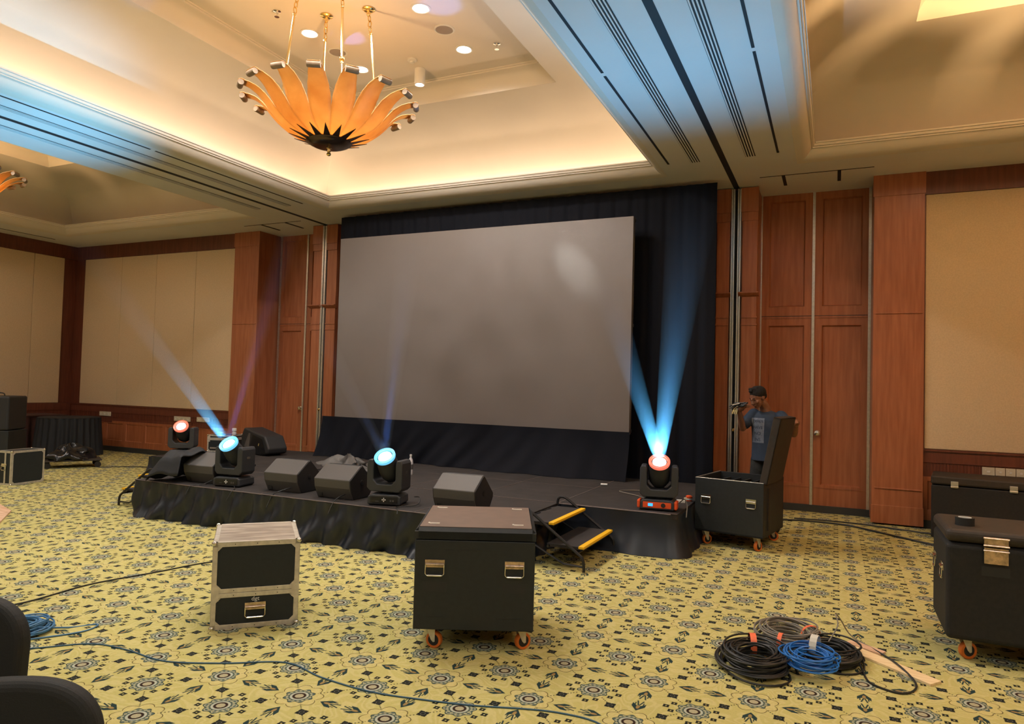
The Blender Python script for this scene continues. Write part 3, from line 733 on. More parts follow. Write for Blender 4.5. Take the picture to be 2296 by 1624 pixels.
# trim strip and skirts round the stage
def skirt_obj(name, path, seed, wl, amp, flare, gather, lab):
    return pleat(name, path, 0.004, ST-0.008, lab, 'drape', amp, wl, 'drape', 10, flare, seed, 'black stage skirts', gather)
skirt_obj('stage_skirt', [(-9.17, 9.0), (-9.17, 7.18), (-7.22, 7.18), (-7.22, 5.48), (-2.53, 5.48), (-2.52, 5.52), (-2.52, 6.70)], 5, 0.26, 0.030, 0.05, 2.6, 'black pleated skirt along the long front edge of the stage')
skirt_obj('stage_skirt', [(-2.54, 6.70), (-1.42, 6.70), (-1.34, 6.74), (-1.32, 6.82), (-1.32, 9.0)], 9, 0.45, 0.012, 0.10, 0.5, 'smooth black skirt round the right corner of the stage')
b = MB(); b.tube([(-7.215, 5.49, ST-0.004), (-2.53, 5.49, ST-0.004)], 0.006, 6); b.tube([(-2.54, 6.705, ST-0.004), (-1.40, 6.705, ST-0.004)], 0.006, 6)
tag(b.build('stage_edge_trim', 'seam'), 'thin grey trim along the front edges of the stage', 'edging')

# ------------------------------------------------------------------ stage steps (descend to +X; the left ones mirrored)
def make_steps(name, x, y, mirror, lab):
    t = thing(name, lab, 'steps', (x, y, 0), PI if mirror else 0, 'black metal stage steps with yellow nosings')
    W = 0.90
    for k, (xa, xb, z) in enumerate(((0.0, 0.32, 0.385), (0.26, 0.60, 0.205))):
        b = MB(); b.box((xa, 0.03, z-0.03), (xb, W-0.03, z)); b.build('tread', 'stage', t, bevel=0.004)
        b = MB(); b.box((xb-0.045, 0.0+0.02, z-0.018), (xb+0.006, W-0.02, z+0.005)); b.build('nosing', 'yellow', t, bevel=0.004)
    for s in (0.0, W):
        b = MB()
        up = smooth_path([(0.02, s, 0.40), (0.03, s, 0.455), (0.07, s, 0.475), (0.13, s, 0.455), (0.30, s, 0.335), (0.54, s, 0.165), (0.60, s, 0.115), (0.615, s, 0.05), (0.615, s, 0.0)], 5)
        b.tube(up, 0.0135, 8)
        b.tube(smooth_path([(0.0, s, 0.24), (0.05, s, 0.235), (0.12, s, 0.20), (0.40, s, 0.065), (0.46, s, 0.05), (0.61, s, 0.045)], 5), 0.010, 8)
        b.build('side_rail', 'tube', t, smooth=True)
    b = MB(); b.tube([(0.28, 0, 0.185), (0.28, W, 0.185)], 0.011, 8); b.tube([(0.55, 0, 0.155), (0.55, W, 0.155)], 0.011, 8); b.tube([(0.02, 0, 0.24), (0.02, W, 0.24)], 0.011, 8); b.tube([(0.03, 0, 0.36), (0.03, W, 0.36)], 0.011, 8)
    b.build('cross_bar', 'tube', t, smooth=True)
make_steps('stage_steps', -2.545, 5.75, False, 'two black steps with yellow nosings at the right front of the stage')
make_steps('stage_steps', -7.25, 6.68, True, 'black steps half hidden at the left end of the stage')

# ------------------------------------------------------------------ handles, castors, cases
def spring_handle(b_plate, w_=0.115, h_=0.035):
    pass
def add_handle(parent, T, m='rusty', w_=0.115, name='handle'):
    """plate with a swung bail; local x right, z up, -y outward"""
    b = MB(); b.box((-w_/2, -0.006, -0.004), (w_/2, 0.0, 0.040), T); b.tube([(-w_/2+0.004, -0.009, 0.014), (w_/2-0.004, -0.009, 0.014)], 0.0085, 10, T=T)
    for x_ in (-w_*0.24, w_*0.24):
        for z_ in (0.032, 0.002): b.lathe([(0.003, 0), (0.003, 0.003)], T @ Tr(x_, -0.006, z_) @ Rx(PI/2), 8)
    h = b.build(name, m, parent, smooth=True)
    b = MB(); q = [(-w_/2+0.003, -0.010, 0.012), (-w_/2+0.003, -0.012, -0.040), (-w_/2+0.012, -0.012, -0.050), (w_/2-0.012, -0.012, -0.050), (w_/2-0.003, -0.012, -0.040), (w_/2-0.003, -0.010, 0.012)]
    b.tube(q, 0.0035, 8, T=T); b.tube([(-w_/2+0.016, -0.012, -0.050), (w_/2-0.016, -0.012, -0.050)], 0.0065, 8, T=T); b.build('bail', 'chrome', h, smooth=True)
    return h
def castor(parent, x, y, rot, zt=0.13, r=0.05):
    c = bpy.data.objects.new('castor', None)
    b = MB(); T = Tr(x, y, 0) @ Rz(rot)
    b.box((-0.045, -0.04, zt-0.006), (0.045, 0.04, zt), T)
    for s in (-1, 1): b.prism([(-0.03, zt-0.006), (0.03, zt-0.006), (0.012+0.018, r-0.008), (0.018, r-0.012), (0.004, r+0.002)], s*0.021-0.0015, s*0.021+0.0015, 'Y', T)
    f = b.build('castor', 'alu_worn', parent, bevel=0.0015)
    b = MB(); b.lathe([(0.0, -0.016), (0.034, -0.016), (0.034, 0.016), (0.0, 0.016)][1:3] if False else [(0.034, -0.014), (0.034, 0.014)], T @ Tr(0.018, 0, r) @ Rx(PI/2), 22); b.build('wheel_hub', 'rubber', f, smooth=True)
    b = MB(); b.lathe([(0.034, -0.016), (r-0.003, -0.016), (r, -0.010), (r, 0.010), (r-0.003, 0.016), (0.034, 0.016), (0.034, -0.016)], T @ Tr(0.018, 0, r) @ Rx(PI/2), 26, close=False); b.build('tyre', 'orange', f, smooth=True)
    return f

# big road case, centre
t = thing('road_case', 'big black road case with a brown top on orange castors, in front of the stage', 'road case', (-1.92, 3.71, 0), math.radians(25))
W2 = 0.355; D = 0.76
b = MB(); b.box((-W2, 0, 0.13), (W2, D, 0.655)); b.build('body', 'case', t, bevel=0.006)
b = MB(); b.prism([(-W2-0.004, 0.66), (W2+0.004, 0.66), (W2+0.004, 0.705), (W2-0.018, 0.727), (-W2+0.018, 0.727), (-W2-0.004, 0.705)], 0.018, D-0.018, 'Y')
b.prism([(-0.004, 0.66), (D+0.004, 0.66), (D+0.004, 0.705), (D-0.018, 0.727), (0.018, 0.727), (-0.004, 0.705)], -W2+0.018, W2-0.018, 'X')
b.box((-W2-0.004, -0.004, 0.66), (W2+0.004, D+0.004, 0.705)); lid = b.build('lid', 'case', t)
b = MB(); b.box((-W2+0.022, 0.022, 0.725), (W2-0.022, D-0.022, 0.730)); b.build('lid_top', 'case_brown', lid)
for sx in (-1, 1):
    for yy in (0.10, 0.64):
        b = MB(); b.box((sx*0.255-0.03, yy, 0.729), (sx*0.255+0.03, yy+0.03, 0.732)); b.box((sx*0.255-0.038, yy-0.003, 0.729), (sx*0.255-0.028, yy+0.033, 0.734)); b.build('castor_cup', 'alu_worn', lid)
for x_ in (-0.235, 0.235):
    add_handle(t, Tr(x_, -0.001, 0.50))
    b = MB(); b.box((x_-0.07, -0.0012, 0.352), (x_+0.07, 0.0, 0.408)); b.build('plastic_patch', 'speaker_dark', t)
for xa, xb, za in ((-0.17, 0.17, 0.598), (-0.30, -0.16, 0.205), (0.14, 0.29, 0.205)):
    b = MB(); b.box((xa, -0.0015, za), (xb, 0.0, za+0.0025)); b.build('panel_groove', 'speaker_dark', t)
for x_, y_, r_ in ((-0.25, 0.08, -0.3), (0.28, 0.08, 0.5), (-0.27, 0.68, 0.2), (0.27, 0.68, 0.1)): castor(t, x_, y_, r_)

# silver-edged flight case
def edge_case(t, W, D, H, split, band=0.022, top_m='silver_top', latch=True, corner=True, sx_label=None):
    b = MB(); e = 0.004
    b.box((-W/2+e, e, e), (W/2-e, D-e, H-e)); b.build('body', 'case_panel', t)
    b = MB(); b.box((-W/2+band, band, H-e), (W/2-band, D-band, H-0.0005)); b.build('top_panel', top_m, t)
    b = MB(); th = 0.0035
    for z0_, z1_ in ((0, band), (H-band, H))+(((split-band*0.95, split-0.001), (split+0.001, split+band*0.95)) if split else ()):
        b.box((-W/2, 0, z0_), (W/2, th, z1_)); b.box((-W/2, D-th, z0_), (W/2, D, z1_)); b.box((-W/2, 0, z0_), (-W/2+th, D, z1_)); b.box((W/2-th, 0, z0_), (W/2, D, z1_))
    for sx in (-1, 1):
        for yy in (0, D):
            x0_, x1_ = (sx*W/2, sx*(W/2-band)) if sx < 0 else (W/2-band, W/2)
            y0_ = yy if yy == 0 else D-th
            b.box((min(x0_, x1_), y0_, 0), (max(x0_, x1_), y0_+th, H))
            xa = -W/2 if sx < 0 else W/2-th; ya = 0 if yy == 0 else D-band
            b.box((xa, ya, 0), (xa+th, ya+band, H))
    b.box((-W/2, 0, H-th), (W/2, band, H)); b.box((-W/2, D-band, H-th), (W/2, D, H)); b.box((-W/2, 0, H-th), (-W/2+band, D, H)); b.box((W/2-band, 0, H-th), (W/2, D, H))
    ed = b.build('edging', 'alu_worn', t, bevel=0.0012)
    def tri(x, z, sx, sz, q=0.026):                       # corner gussets of the panels
        b = MB(); b.add([(x, -0.0005, z), (x+sx*q, -0.0005, z), (x, -0.0005, z+sz*q), (x, 0.003, z), (x+sx*q, 0.003, z), (x, 0.003, z+sz*q)], [(0, 1, 2), (5, 4, 3), (0, 3, 4, 1), (1, 4, 5, 2), (2, 5, 3, 0)])
        b.build('corner_gusset', 'alu_worn', ed)
    for sx in (-1, 1):
        x = sx*(W/2-band)
        for z, sz in ((band, 1), (H-band, -1))+(((split-band, -1), (split+band, 1)) if split else ()): tri(x, z, -sx, sz)
        if split:
            b = MB(); b.box((min(sx*W/2, sx*(W/2-0.045)), -0.0015, split-0.045), (max(sx*W/2, sx*(W/2-0.045)), 0.002, split+0.045)); b.build('corner_plate', 'alu_worn', ed)
    b = MB()
    for k in range(3):
        x = -W/2+W*(k+1)/4
        for z in (band*0.5, H-band*0.5)+((split-band*0.5, split+band*0.5) if split else ()): b.lathe([(0.0032, 0), (0.0025, 0.0016)], Tr(x, 0, z) @ Rx(PI/2), 8)
    b.build('rivet', 'rubber', ed)
    if corner:
        for sx in (-1, 1):
            for yy in (0, D):
                for zz in (0, H):
                    b = MB(); b.ball((sx*(W/2-0.008), abs(yy-0.008), abs(zz-0.008)), 0.017, 12); b.build('corner_ball', 'chrome', t, smooth=True)
t = thing('flight_case', 'black flight case with worn silver edges and handle, left of the big road case', 'flight case', (-3.335, 3.425, 0), math.radians(45))
edge_case(t, 0.525, 0.60, 0.545, 0.225, 0.030)
add_handle(t, Tr(0.0, -0.004, 0.120), w_=0.125)
text_mesh('lettering', 'dgt', 0.038, 'white', t, Tr(0.0, 0.0005, 0.180) @ Rx(PI/2))

# open trunk by the man
t = thing('road_case', 'open black trunk on castors with its lid raised, beside the man', 'road case', (-0.965, 7.38, 0), math.radians(-10))
W2 = 0.345; D = 0.78; z0, z1 = 0.14, 0.68
b = MB()
for a_, c_ in (((-W2, 0, z0), (W2, 0.022, z1)), ((-W2, D-0.022, z0), (W2, D, z1)), ((-W2, 0.022, z0), (-W2+0.022, D-0.022, z1)), ((W2-0.022, 0.022, z0), (W2, D-0.022, z1)), ((-W2, 0, z0), (W2, D, z0+0.02))): b.box(a_, c_)
b.build('body', 'case', t, bevel=0.003)
for k in range(5):
    b = MB(); x = -W2+0.13+k*0.11; b.box((x-0.008, 0.03, z0+0.02), (x+0.008, D-0.03, z1-0.05)); b.build('divider', 'foam', t)
b = MB(); b.tube([(-W2+0.004, 0.006, z1+0.002), (W2-0.004, 0.006, z1+0.002)], 0.003, 6); b.tube([(-W2+0.004, 0.0, z1+0.002), (-W2+0.004, D, z1+0.002)], 0.003, 6); b.build('rim', 'alu_worn', t)
for x_ in (-0.23, 0.225):
    add_handle(t, Tr(x_, -0.001, 0.475), 'chrome', 0.10)
    b = MB(); b.box((x_-0.055, -0.0012, 0.365), (x_+0.055, 0.0, 0.405)); b.build('plastic_patch', 'speaker_dark', t)
for x_, y_, r_ in ((-0.25, 0.06, 0.9), (0.27, 0.06, 1.2), (-0.25, D-0.08, 0.2), (0.25, D-0.08, 0.3)): castor(t, x_, y_, r_, 0.14)
# lid: shallow tray hinged on the right long side, leaning a little outward
Tl = Tr(W2+0.006, 0.05, z1-0.02) @ Ry(math.radians(11))
LD = 0.60; LT = -0.065
b = MB(); b.box((-0.005, 0.0, 0.0), (0.012, LD, 0.68), Tl); b.box((LT, 0.0, 0.0), (0.012, 0.02, 0.68), Tl); b.box((LT, LD-0.02, 0.0), (0.012, LD, 0.68), Tl); b.box((LT, 0, 0.66), (0.012, LD, 0.68), Tl); b.box((LT, 0, 0.0), (0.012, LD, 0.02), Tl)
lid = b.build('lid', 'case_lid', t, bevel=0.006)
b = MB(); b.box((-0.045, 0.03, 0.03), (-0.01, LD-0.03, 0.65), Tl); b.build('lid_foam', 'foam', lid, bevel=0.01)
b = MB(); b.box((W2, 0.15, 0.2), (W2+0.012, 0.2, 0.62)); b.build('hinge_strap', 'case_lid', t)

# right-hand case with a roll of tape
t = thing('road_case', 'large black carpeted case on orange castors at the right edge', 'road case', (1.17, 4.98, 0), math.radians(0))
b = MB(); b.box((-0.55, 0, 0.13), (0.55, 0.62, 0.705)); b.build('body', 'case_dark', t, bevel=0.03, seg=4)
b = MB(); b.box((-0.553, -0.003, 0.71), (0.553, 0.623, 0.79)); lid = b.build('lid', 'case_lid', t, bevel=0.035, seg=4)
b = MB()
Tc = Tr(-0.30, -0.005, 0.66)
b.box((-0.06, -0.010, 0.045), (0.06, 0.0, 0.10), Tc); b.box((-0.06, -0.010, -0.055), (0.06, 0.0, 0.038), Tc)
for z_ in (0.095, 0.052, 0.022): b.tube([(-0.064, -0.014, z_), (0.064, -0.014, z_)], 0.006, 8, T=Tc)
for x_ in (-0.045, 0, 0.045):
    for z_ in (-0.04, 0.01, 0.07): b.lathe([(0.004, 0), (0.003, 0.003)], Tc @ Tr(x_, -0.01, z_) @ Rx(PI/2), 8)
b.build('butterfly_latch', 'rusty', t)
b = MB(); b.box((-0.37, -0.0012, 0.53), (-0.23, 0.0, 0.585)); b.build('plastic_patch', 'speaker_dark', t)
for y_ in (0.13, 0.45): add_handle(t, Tr(-0.551, y_, 0.52) @ Rz(-PI/2), 'chrome', 0.09)
for x_, y_, r_ in ((-0.44, 0.09, 0.5), (-0.47, 0.53, 1.4), (0.46, 0.09, 0.4), (0.46, 0.53, 0.2)): castor(t, x_, y_, r_, 0.135, 0.052)
t = thing('tape_roll', 'roll of black tape on the case at the right edge', 'tape', (0.74, 5.16, 0.79))
b = MB(); b.lathe([(0.034, 0), (0.052, 0), (0.052, 0.048), (0.034, 0.048), (0.034, 0)], None, 28, close=False); b.build('tape', 'rubber', t, smooth=True)
b = MB(); b.lathe([(0.031, 0), (0.036, 0.001), (0.036, 0.0485), (0.031, 0.0485), (0.031, 0)], None, 28, close=False); b.build('core', 'white', t, smooth=True)

# low case against the right wall
t = thing('road_case', 'long low black case with two latches, against the right wall', 'road case', (1.56, 9.02, 0), math.radians(-8))
b = MB(); b.box((-0.58, 0, 0.02), (0.60, 0.55, 0.60)); b.build('body', 'case_dark', t, bevel=0.012)
b = MB(); b.box((-0.585, -0.004, 0.61), (0.605, 0.555, 0.705)); b.build('lid', 'case_lid', t, bevel=0.02)
for x_ in (-0.36, 0.17):
    b = MB(); b.box((x_-0.035, -0.014, 0.585), (x_+0.035, -0.003, 0.655)); b.tube([(x_-0.037, -0.016, 0.6), (x_+0.037, -0.016, 0.6)], 0.005, 8); b.build('latch', 'alu', t, bevel=0.002)
b = MB()
for x_ in (-0.5, 0.5):
    for y_ in (0.05, 0.5): b.box((x_-0.03, y_-0.03, 0), (x_+0.03, y_+0.03, 0.02))
b.build('foot', 'rubber', t)
t = thing('road_case', 'black case at the far right behind the large wheeled case', 'road case', (2.45, 8.6, 0), math.radians(-8))
b = MB(); b.box((-0.26, 0, 0.0), (0.5, 0.6, 0.62)); b.build('body', 'case', t, bevel=0.012)
b = MB(); b.box((-0.265, -0.004, 0.625), (0.505, 0.605, 0.70)); b.build('lid', 'case', t, bevel=0.015)

# flight case standing at the left edge
t = thing('flight_case', 'upright black flight case with silver edges at the left edge of the hall', 'flight case', (-10.34, 5.98, 0), math.radians(98))
b = MB()
edge_case(t, 0.50, 0.26, 0.475, None, 0.028, 'case_panel')
b = MB(); b.box((-0.252, 0.10, 0.0), (-0.2495, 0.13, 0.475)); b.build('lid_joint', 'alu_worn', t)
t.rotation_euler = (0, 0, math.radians(98))
t.location = (-10.40, 6.22, 0)
add_handle(t, Tr(-0.251, 0.13, 0.26) @ Rz(-PI/2), 'chrome', 0.09, 'latch')

# ------------------------------------------------------------------ stage wedges
def make_wedge():
    t = thing('floor_monitor', '', 'stage monitor', (0, 0, 0), 0, 'wedge floor monitors along the stage front')
    prof = [(0.06, 0.0), (0.0, 0.115), (-0.012, 0.20), (0.165, 0.325), (0.20, 0.325), (0.40, 0.145), (0.40, 0.10), (0.32, 0.0)]
    b = MB(); b.prism(prof, -0.215, 0.215, 'X'); b.build('cabinet', 'speaker', t, bevel=0.008)
    prof2 = [(0.065, 0.004), (0.008, 0.115), (-0.004, 0.196), (0.168, 0.318), (0.198, 0.318), (0.393, 0.143), (0.393, 0.103), (0.317, 0.004)]
    for s in (-1, 1):
        b = MB(); b.prism(prof2, s*0.216, s*0.222, 'X'); b.build('end_cheek', 'speaker_dark', t, bevel=0.003)
    b = MB(); b.prism([(0.212, 0.322), (0.398, 0.155), (0.404, 0.160), (0.217, 0.328)], -0.20, 0.20, 'X'); b.build('grille', 'grille', t)
    b = MB(); b.lathe([(0.028, 0), (0.028, 0.004), (0.02, 0.006)], Tr(0.222, 0.19, 0.16) @ Ry(PI/2), 18); b.build('pole_socket', 'rubber', t)
    b = MB(); b.box((-0.19, 0.030, 0.02), (-0.14, 0.034, 0.09), Rx(0)); b.build('connector_plate', 'rubber', t)
    return t
w0 = make_wedge(); wr0 = 0.03
w0.location = (-6.40, 5.64, ST); w0.rotation_euler = (0, 0, wr0); w0['label'] = 'leftmost floor monitor, half covered by a black jacket'
dup(w0, (-5.24, 5.67, ST), 0.03, 'floor monitor just right of the leftmost front moving light')
dup(w0, (-4.53, 5.62, ST), 0.02, 'floor monitor just left of the moving light at the stage centre')
dup(w0, (-3.19, 5.70, ST), 0.03, 'floor monitor behind the big road case')

# full-range speaker lying on its back at the stage rear
t = thing('stage_speaker', 'large black loudspeaker lying on its side at the rear left of the stage', 'speaker', (-8.12, 8.20, ST), math.radians(-12))
T0 = Tr(0, 0, 0.155) @ Rx(math.radians(0)) @ Ry(math.radians(14))
pr = [(-0.32, -0.22), (0.18, -0.12), (0.36, -0.03), (0.36, 0.05), (0.20, 0.20), (-0.36, 0.17), (-0.40, 0.02)]
b = MB(); b.prism(pr, 0.0, 0.34, 'Y', T0); b.build('cabinet', 'speaker_dark', t, bevel=0.025, seg=3)
b = MB(); b.prism([(-0.10, -0.14), (0.17, -0.10), (0.30, -0.02), (0.17, 0.15), (-0.10, 0.14)], -0.008, 0.0, 'Y', T0); b.build('grille', 'grille', t)
b = MB(); b.prism([(-0.26, -0.10), (-0.13, -0.12), (-0.16, 0.13), (-0.20, 0.13)], -0.006, 0.0, 'Y', T0); b.build('horn', 'speaker', t)
b = MB(); b.box((0.10, -0.011, 0.02), (0.118, -0.008, 0.06), T0); b.build('badge', 'chrome', t)
# small flight case and white-capped jar
t = thing('flight_case', 'small silver-edged flight case behind the leftmost front moving light', 'flight case', (-8.82, 8.17, ST), math.radians(20))
edge_case(t, 0.42, 0.34, 0.27, 0.205, 0.022, 'case_panel')
b = MB()
for x_ in (-0.1, 0.08): b.box((x_-0.06, -0.006, 0.05), (x_+0.06, -0.0005, 0.075))
b.build('latch', 'alu', t)
t = thing('water_jar', 'clear jar with white cap standing on the small flight case', 'bottle', (-8.66, 8.30, ST+0.27))
b = MB(); b.lathe([(0.03, 0), (0.034, 0.01), (0.034, 0.04), (0.022, 0.06), (0.022, 0.066)], None, 18); b.build('jar', 'bottle', t, smooth=True)
b = MB(); b.lathe([(0.034, 0.066), (0.034, 0.105), (0.028, 0.11)], None, 20); b.build('cap', 'white', t, smooth=True)
# water bottle
t = thing('water_bottle', 'clear plastic water bottle standing behind the centre moving light', 'bottle', (-4.93, 7.66, ST))
b = MB(); b.lathe([(0.03, 0), (0.034, 0.01), (0.032, 0.05), (0.034, 0.08), (0.032, 0.11), (0.034, 0.15), (0.026, 0.19), (0.012, 0.225), (0.012, 0.235)], None, 18); b.build('bottle', 'bottle', t, smooth=True)
b = MB(); b.lathe([(0.015, 0.235), (0.015, 0.26)], None, 14); b.build('cap', 'white', t)
b = MB(); b.lathe([(0.0335, 0.07), (0.0345, 0.075), (0.0345, 0.13), (0.0335, 0.135)], None, 18, close=False); b.build('wrapper', 'speaker', t)

# ------------------------------------------------------------------ moving-head lights
def make_moving_head(lab, loc, rz, pan, tilt, ringm, trimm=None, loga=True):
    """base, yoke and head; pan about Z, tilt from vertical towards local -Y"""
    t = thing('moving_head_light', lab, 'stage light', loc, rz, 'moving-head stage lights')
    b = MB(); b.prism([(-0.16, 0.012), (0.16, 0.012), (0.165, 0.03), (0.16, 0.085), (0.13, 0.105), (-0.13, 0.105), (-0.16, 0.085), (-0.165, 0.03)], -0.145, 0.13, 'Y'); base = b.build('base', 'fixture', t, bevel=0.008)
    b = MB(); b.box((-0.135, -0.149, 0.03), (0.135, -0.145, 0.085)); b.build('control_panel', trimm or 'fixture2', base)
    for sx in (-1, 1):
        for sy in (-1, 1):
            b = MB(); b.box((sx*0.13-0.02, sy*0.10-0.02, 0), (sx*0.13+0.02, sy*0.10+0.02, 0.013)); b.build('foot', 'rubber', base)
    if trimm:
        b = MB()
        for sx in (-1, 1): b.box((sx*0.178-0.014, -0.15, 0.02), (sx*0.178+0.014, -0.02, 0.10))
        b.build('corner_bumper', 'red_plastic', base, bevel=0.01)
        b = MB(); b.lathe([(0.022, 0), (0.020, 0.004)], Tr(0.06, -0.149, 0.058) @ Rx(PI/2), 16); b.build('dial', 'rubber', base)
        b = MB(); b.box((-0.085, -0.152, 0.045), (-0.04, -0.149, 0.072)); b.build('display', 'blue_led', base)
    else:
        b = MB(); 
        for dx, dz in ((0, 0), (0.014, 0), (-0.014, 0), (0, 0.014), (0, -0.014)): b.lathe([(0.0065, 0), (0.005, 0.003)], Tr(0.0+dx, -0.149, 0.058+dz) @ Rx(PI/2), 10)
        b.build('button_pad', 'white', base)
        b = MB(); b.box((-0.08, -0.1515, 0.040), (-0.05, -0.149, 0.046)); b.box((0.06, -0.1515, 0.042), (0.075, -0.149, 0.06)); b.box((0.085, -0.1515, 0.042), (0.10, -0.149, 0.06)); b.build('label_mark', 'speaker', base)
    yk = bpy.data.objects.new('yoke_pivot_tmp', None)
    Ty = Rz(pan)
    b = MB(); b.lathe([(0.075, 0.105), (0.075, 0.125)], Ty, 24)
    b.prism([(-0.185, 0.16), (-0.15, 0.125), (0.15, 0.125), (0.185, 0.16), (0.185, 0.40), (0.170, 0.43), (0.125, 0.43), (0.115, 0.40), (0.115, 0.24), (0.075, 0.20), (-0.075, 0.20), (-0.115, 0.24), (-0.115, 0.40), (-0.125, 0.43), (-0.170, 0.43), (-0.185, 0.40)], -0.105, 0.105, 'Y', Ty)
    yo = b.build('yoke', 'fixture', t, bevel=0.01)
    b = MB(); b.box((0.1855, -0.03, 0.30), (0.188, 0.02, 0.325), Ty); b.build('vent_mark', 'speaker', yo)
    Th = Ty @ Tr(0, 0, 0.345) @ Rx(tilt)
    b = MB(); b.lathe([(0.05, -0.135), (0.075, -0.125), (0.098, -0.08), (0.104, 0.0), (0.100, 0.07), (0.094, 0.115), (0.098, 0.135), (0.098, 0.165), (0.088, 0.170), (0.084, 0.150)], Th, 36, close=True); hd = b.build('head', 'fixture', t, smooth=True)
    b = MB(); b.lathe([(0.099, 0.140), (0.103, 0.150), (0.103, 0.172), (0.078, 0.176), (0.076, 0.150)], Th, 36, close=False); b.build('lens_ring', ringm, hd, smooth=True)
    b = MB(); b.lathe([(0.066, 0.158), (0.05, 0.166), (0.003, 0.169)], Th, 30); b.build('lens', 'lens_white', hd, smooth=True)
    b = MB(); b.lathe([(0.077, 0.150), (0.066, 0.157)], Th, 30, close=False); b.build('lens_bezel', 'fixture2', hd, smooth=True)
    return t, Th
_heads = []
def mh(lab, loc, rz, pan, tilt, ringm, trimm, beams, power=350):
    t, Th = make_moving_head(lab, loc, rz, pan, tilt, ringm, trimm)
    Wm = Tr(*loc) @ Rz(rz) @ Th
    o_ = Wm @ Vector((0, 0, 0.19)); _heads.append((o_, beams, power))
CD = lambda p: math.atan2(-p[1], -p[0])+PI/2        # rz that turns local -Y to the viewer
mh('moving light with a cyan ring, leftmost on the stage front edge', (-5.98, 5.76, ST), 0.20, -0.12, 0.74, 'lens_ring', None, [])
mh('moving light with a cyan ring at the centre of the stage front', (-3.93, 5.73, ST), 0.30, -0.15, 0.72, 'lens_ring', None, [])
mh('moving light with an orange base at the right end of the stage', (-1.57, 6.95, ST), 0.10, 0.10, 0.66, 'lens_ring_red', 'red_plastic', [])
mh('moving light with a red ring at the rear left of the stage', (-8.75, 7.42, ST), 0.55, 0.0, 0.85, 'lens_ring_red', None, [])

# ------------------------------------------------------------------ haze lit by the beams
def haze_mat(dens, length, name):
    m = bpy.data.materials.new(name); m.use_nodes = True; nt = m.node_tree; nt.nodes.clear(); N = nt.nodes.new; L = nt.links.new
    out = N('ShaderNodeOutputMaterial'); v = N('ShaderNodeVolumeScatter'); tc = N('ShaderNodeTexCoord'); sp = N('ShaderNodeSeparateXYZ')
    L(tc.outputs['Object'], sp.inputs[0]); mr = N('ShaderNodeMapRange'); mr.inputs[1].default_value = 0; mr.inputs[2].default_value = length*0.97; mr.inputs[3].default_value = 1; mr.inputs[4].default_value = 0
    L(sp.outputs[2], mr.inputs[0]); pw = N('ShaderNodeMath'); pw.operation = 'POWER'; pw.inputs[1].default_value = 1.6; L(mr.outputs[0], pw.inputs[0])
    ml = N('ShaderNodeMath'); ml.operation = 'MULTIPLY'; ml.inputs[1].default_value = dens; L(pw.outputs[0], ml.inputs[0]); L(ml.outputs[0], v.inputs['Density'])
    v.inputs['Color'].default_value = (0.9, 0.95, 1, 1); v.inputs['Anisotropy'].default_value = 0.3
    L(v.outputs[0], out.inputs['Volume']); return m
def beam(o_, target, ang, power, lab, length, col=BLUE, dens=0.3):
    o_ = Vector(o_); d = (Vector(target)-o_).normalized(); q = d.to_track_quat('Z', 'Y').to_matrix().to_4x4()
    b = MB(); r0 = 0.05; r1 = r0+math.tan(ang/2)*length
    b.lathe([(r0, 0.0), (r1, length)], None, 24); h = b.build('haze', haze_mat(dens, length, 'haze'), None, smooth=True); h.matrix_world = Tr(*(o_+d*0.02)) @ q
    tag(h, lab, 'haze', 'haze in the light beams', 'stuff')
    spot('beam_lamp', o_, o_+d, col, power, ang*1.25, 0.6, 0.03)
H = [h[0] for h in _heads]
BP = 170
beam(H[0], (-5.1, 6.3, 5.4), 0.07, BP*3.2, 'thin blue haze beam rising from the leftmost front moving light', 2.9, (0.16, 0.22, 1.0))
beam(H[0], (-7.75, 3.9, 4.35), 0.07, BP*0.6, 'pale haze beam slanting to upper left from the leftmost front light', 3.1, (0.60, 0.50, 1.0), 0.13)
beam(H[1], (-3.75, 6.1, 5.45), 0.09, BP*2.8, 'blue haze beam rising from the centre moving light', 2.4, (0.08, 0.30, 1.0))
beam(H[1], (-6.2, 4.6, 5.3), 0.08, BP*0.8, 'faint blue haze beam leaning left from the centre moving light', 1.9, (0.2, 0.4, 1.0))
beam(H[2], (-2.0, 4.1, 4.3), 0.08, BP*2.0, 'blue haze beam leaning left from the right moving light', 2.3, BLUE)
beam(H[2], (-0.62, 4.3, 4.3), 0.11, BP*3.4, 'blue haze beam leaning right from the right moving light', 3.0, BLUE)
# wide spill of the heads on the soffits
spot('head_spill', H[2]+(Vector((-1.25, 4.0, 4.3))-H[2]).normalized()*0.06, (-1.25, 4.2, 4.317), (0.10, 0.48, 0.88), 380, 1.9, 1.0, 0.05)
spot('head_spill', H[0]+(Vector((-8.75, 4.0, 4.3))-H[0]).normalized()*0.06, (-8.75, 4.0, 4.317), (0.10, 0.50, 0.85), 850, 1.1, 1.0, 0.05)

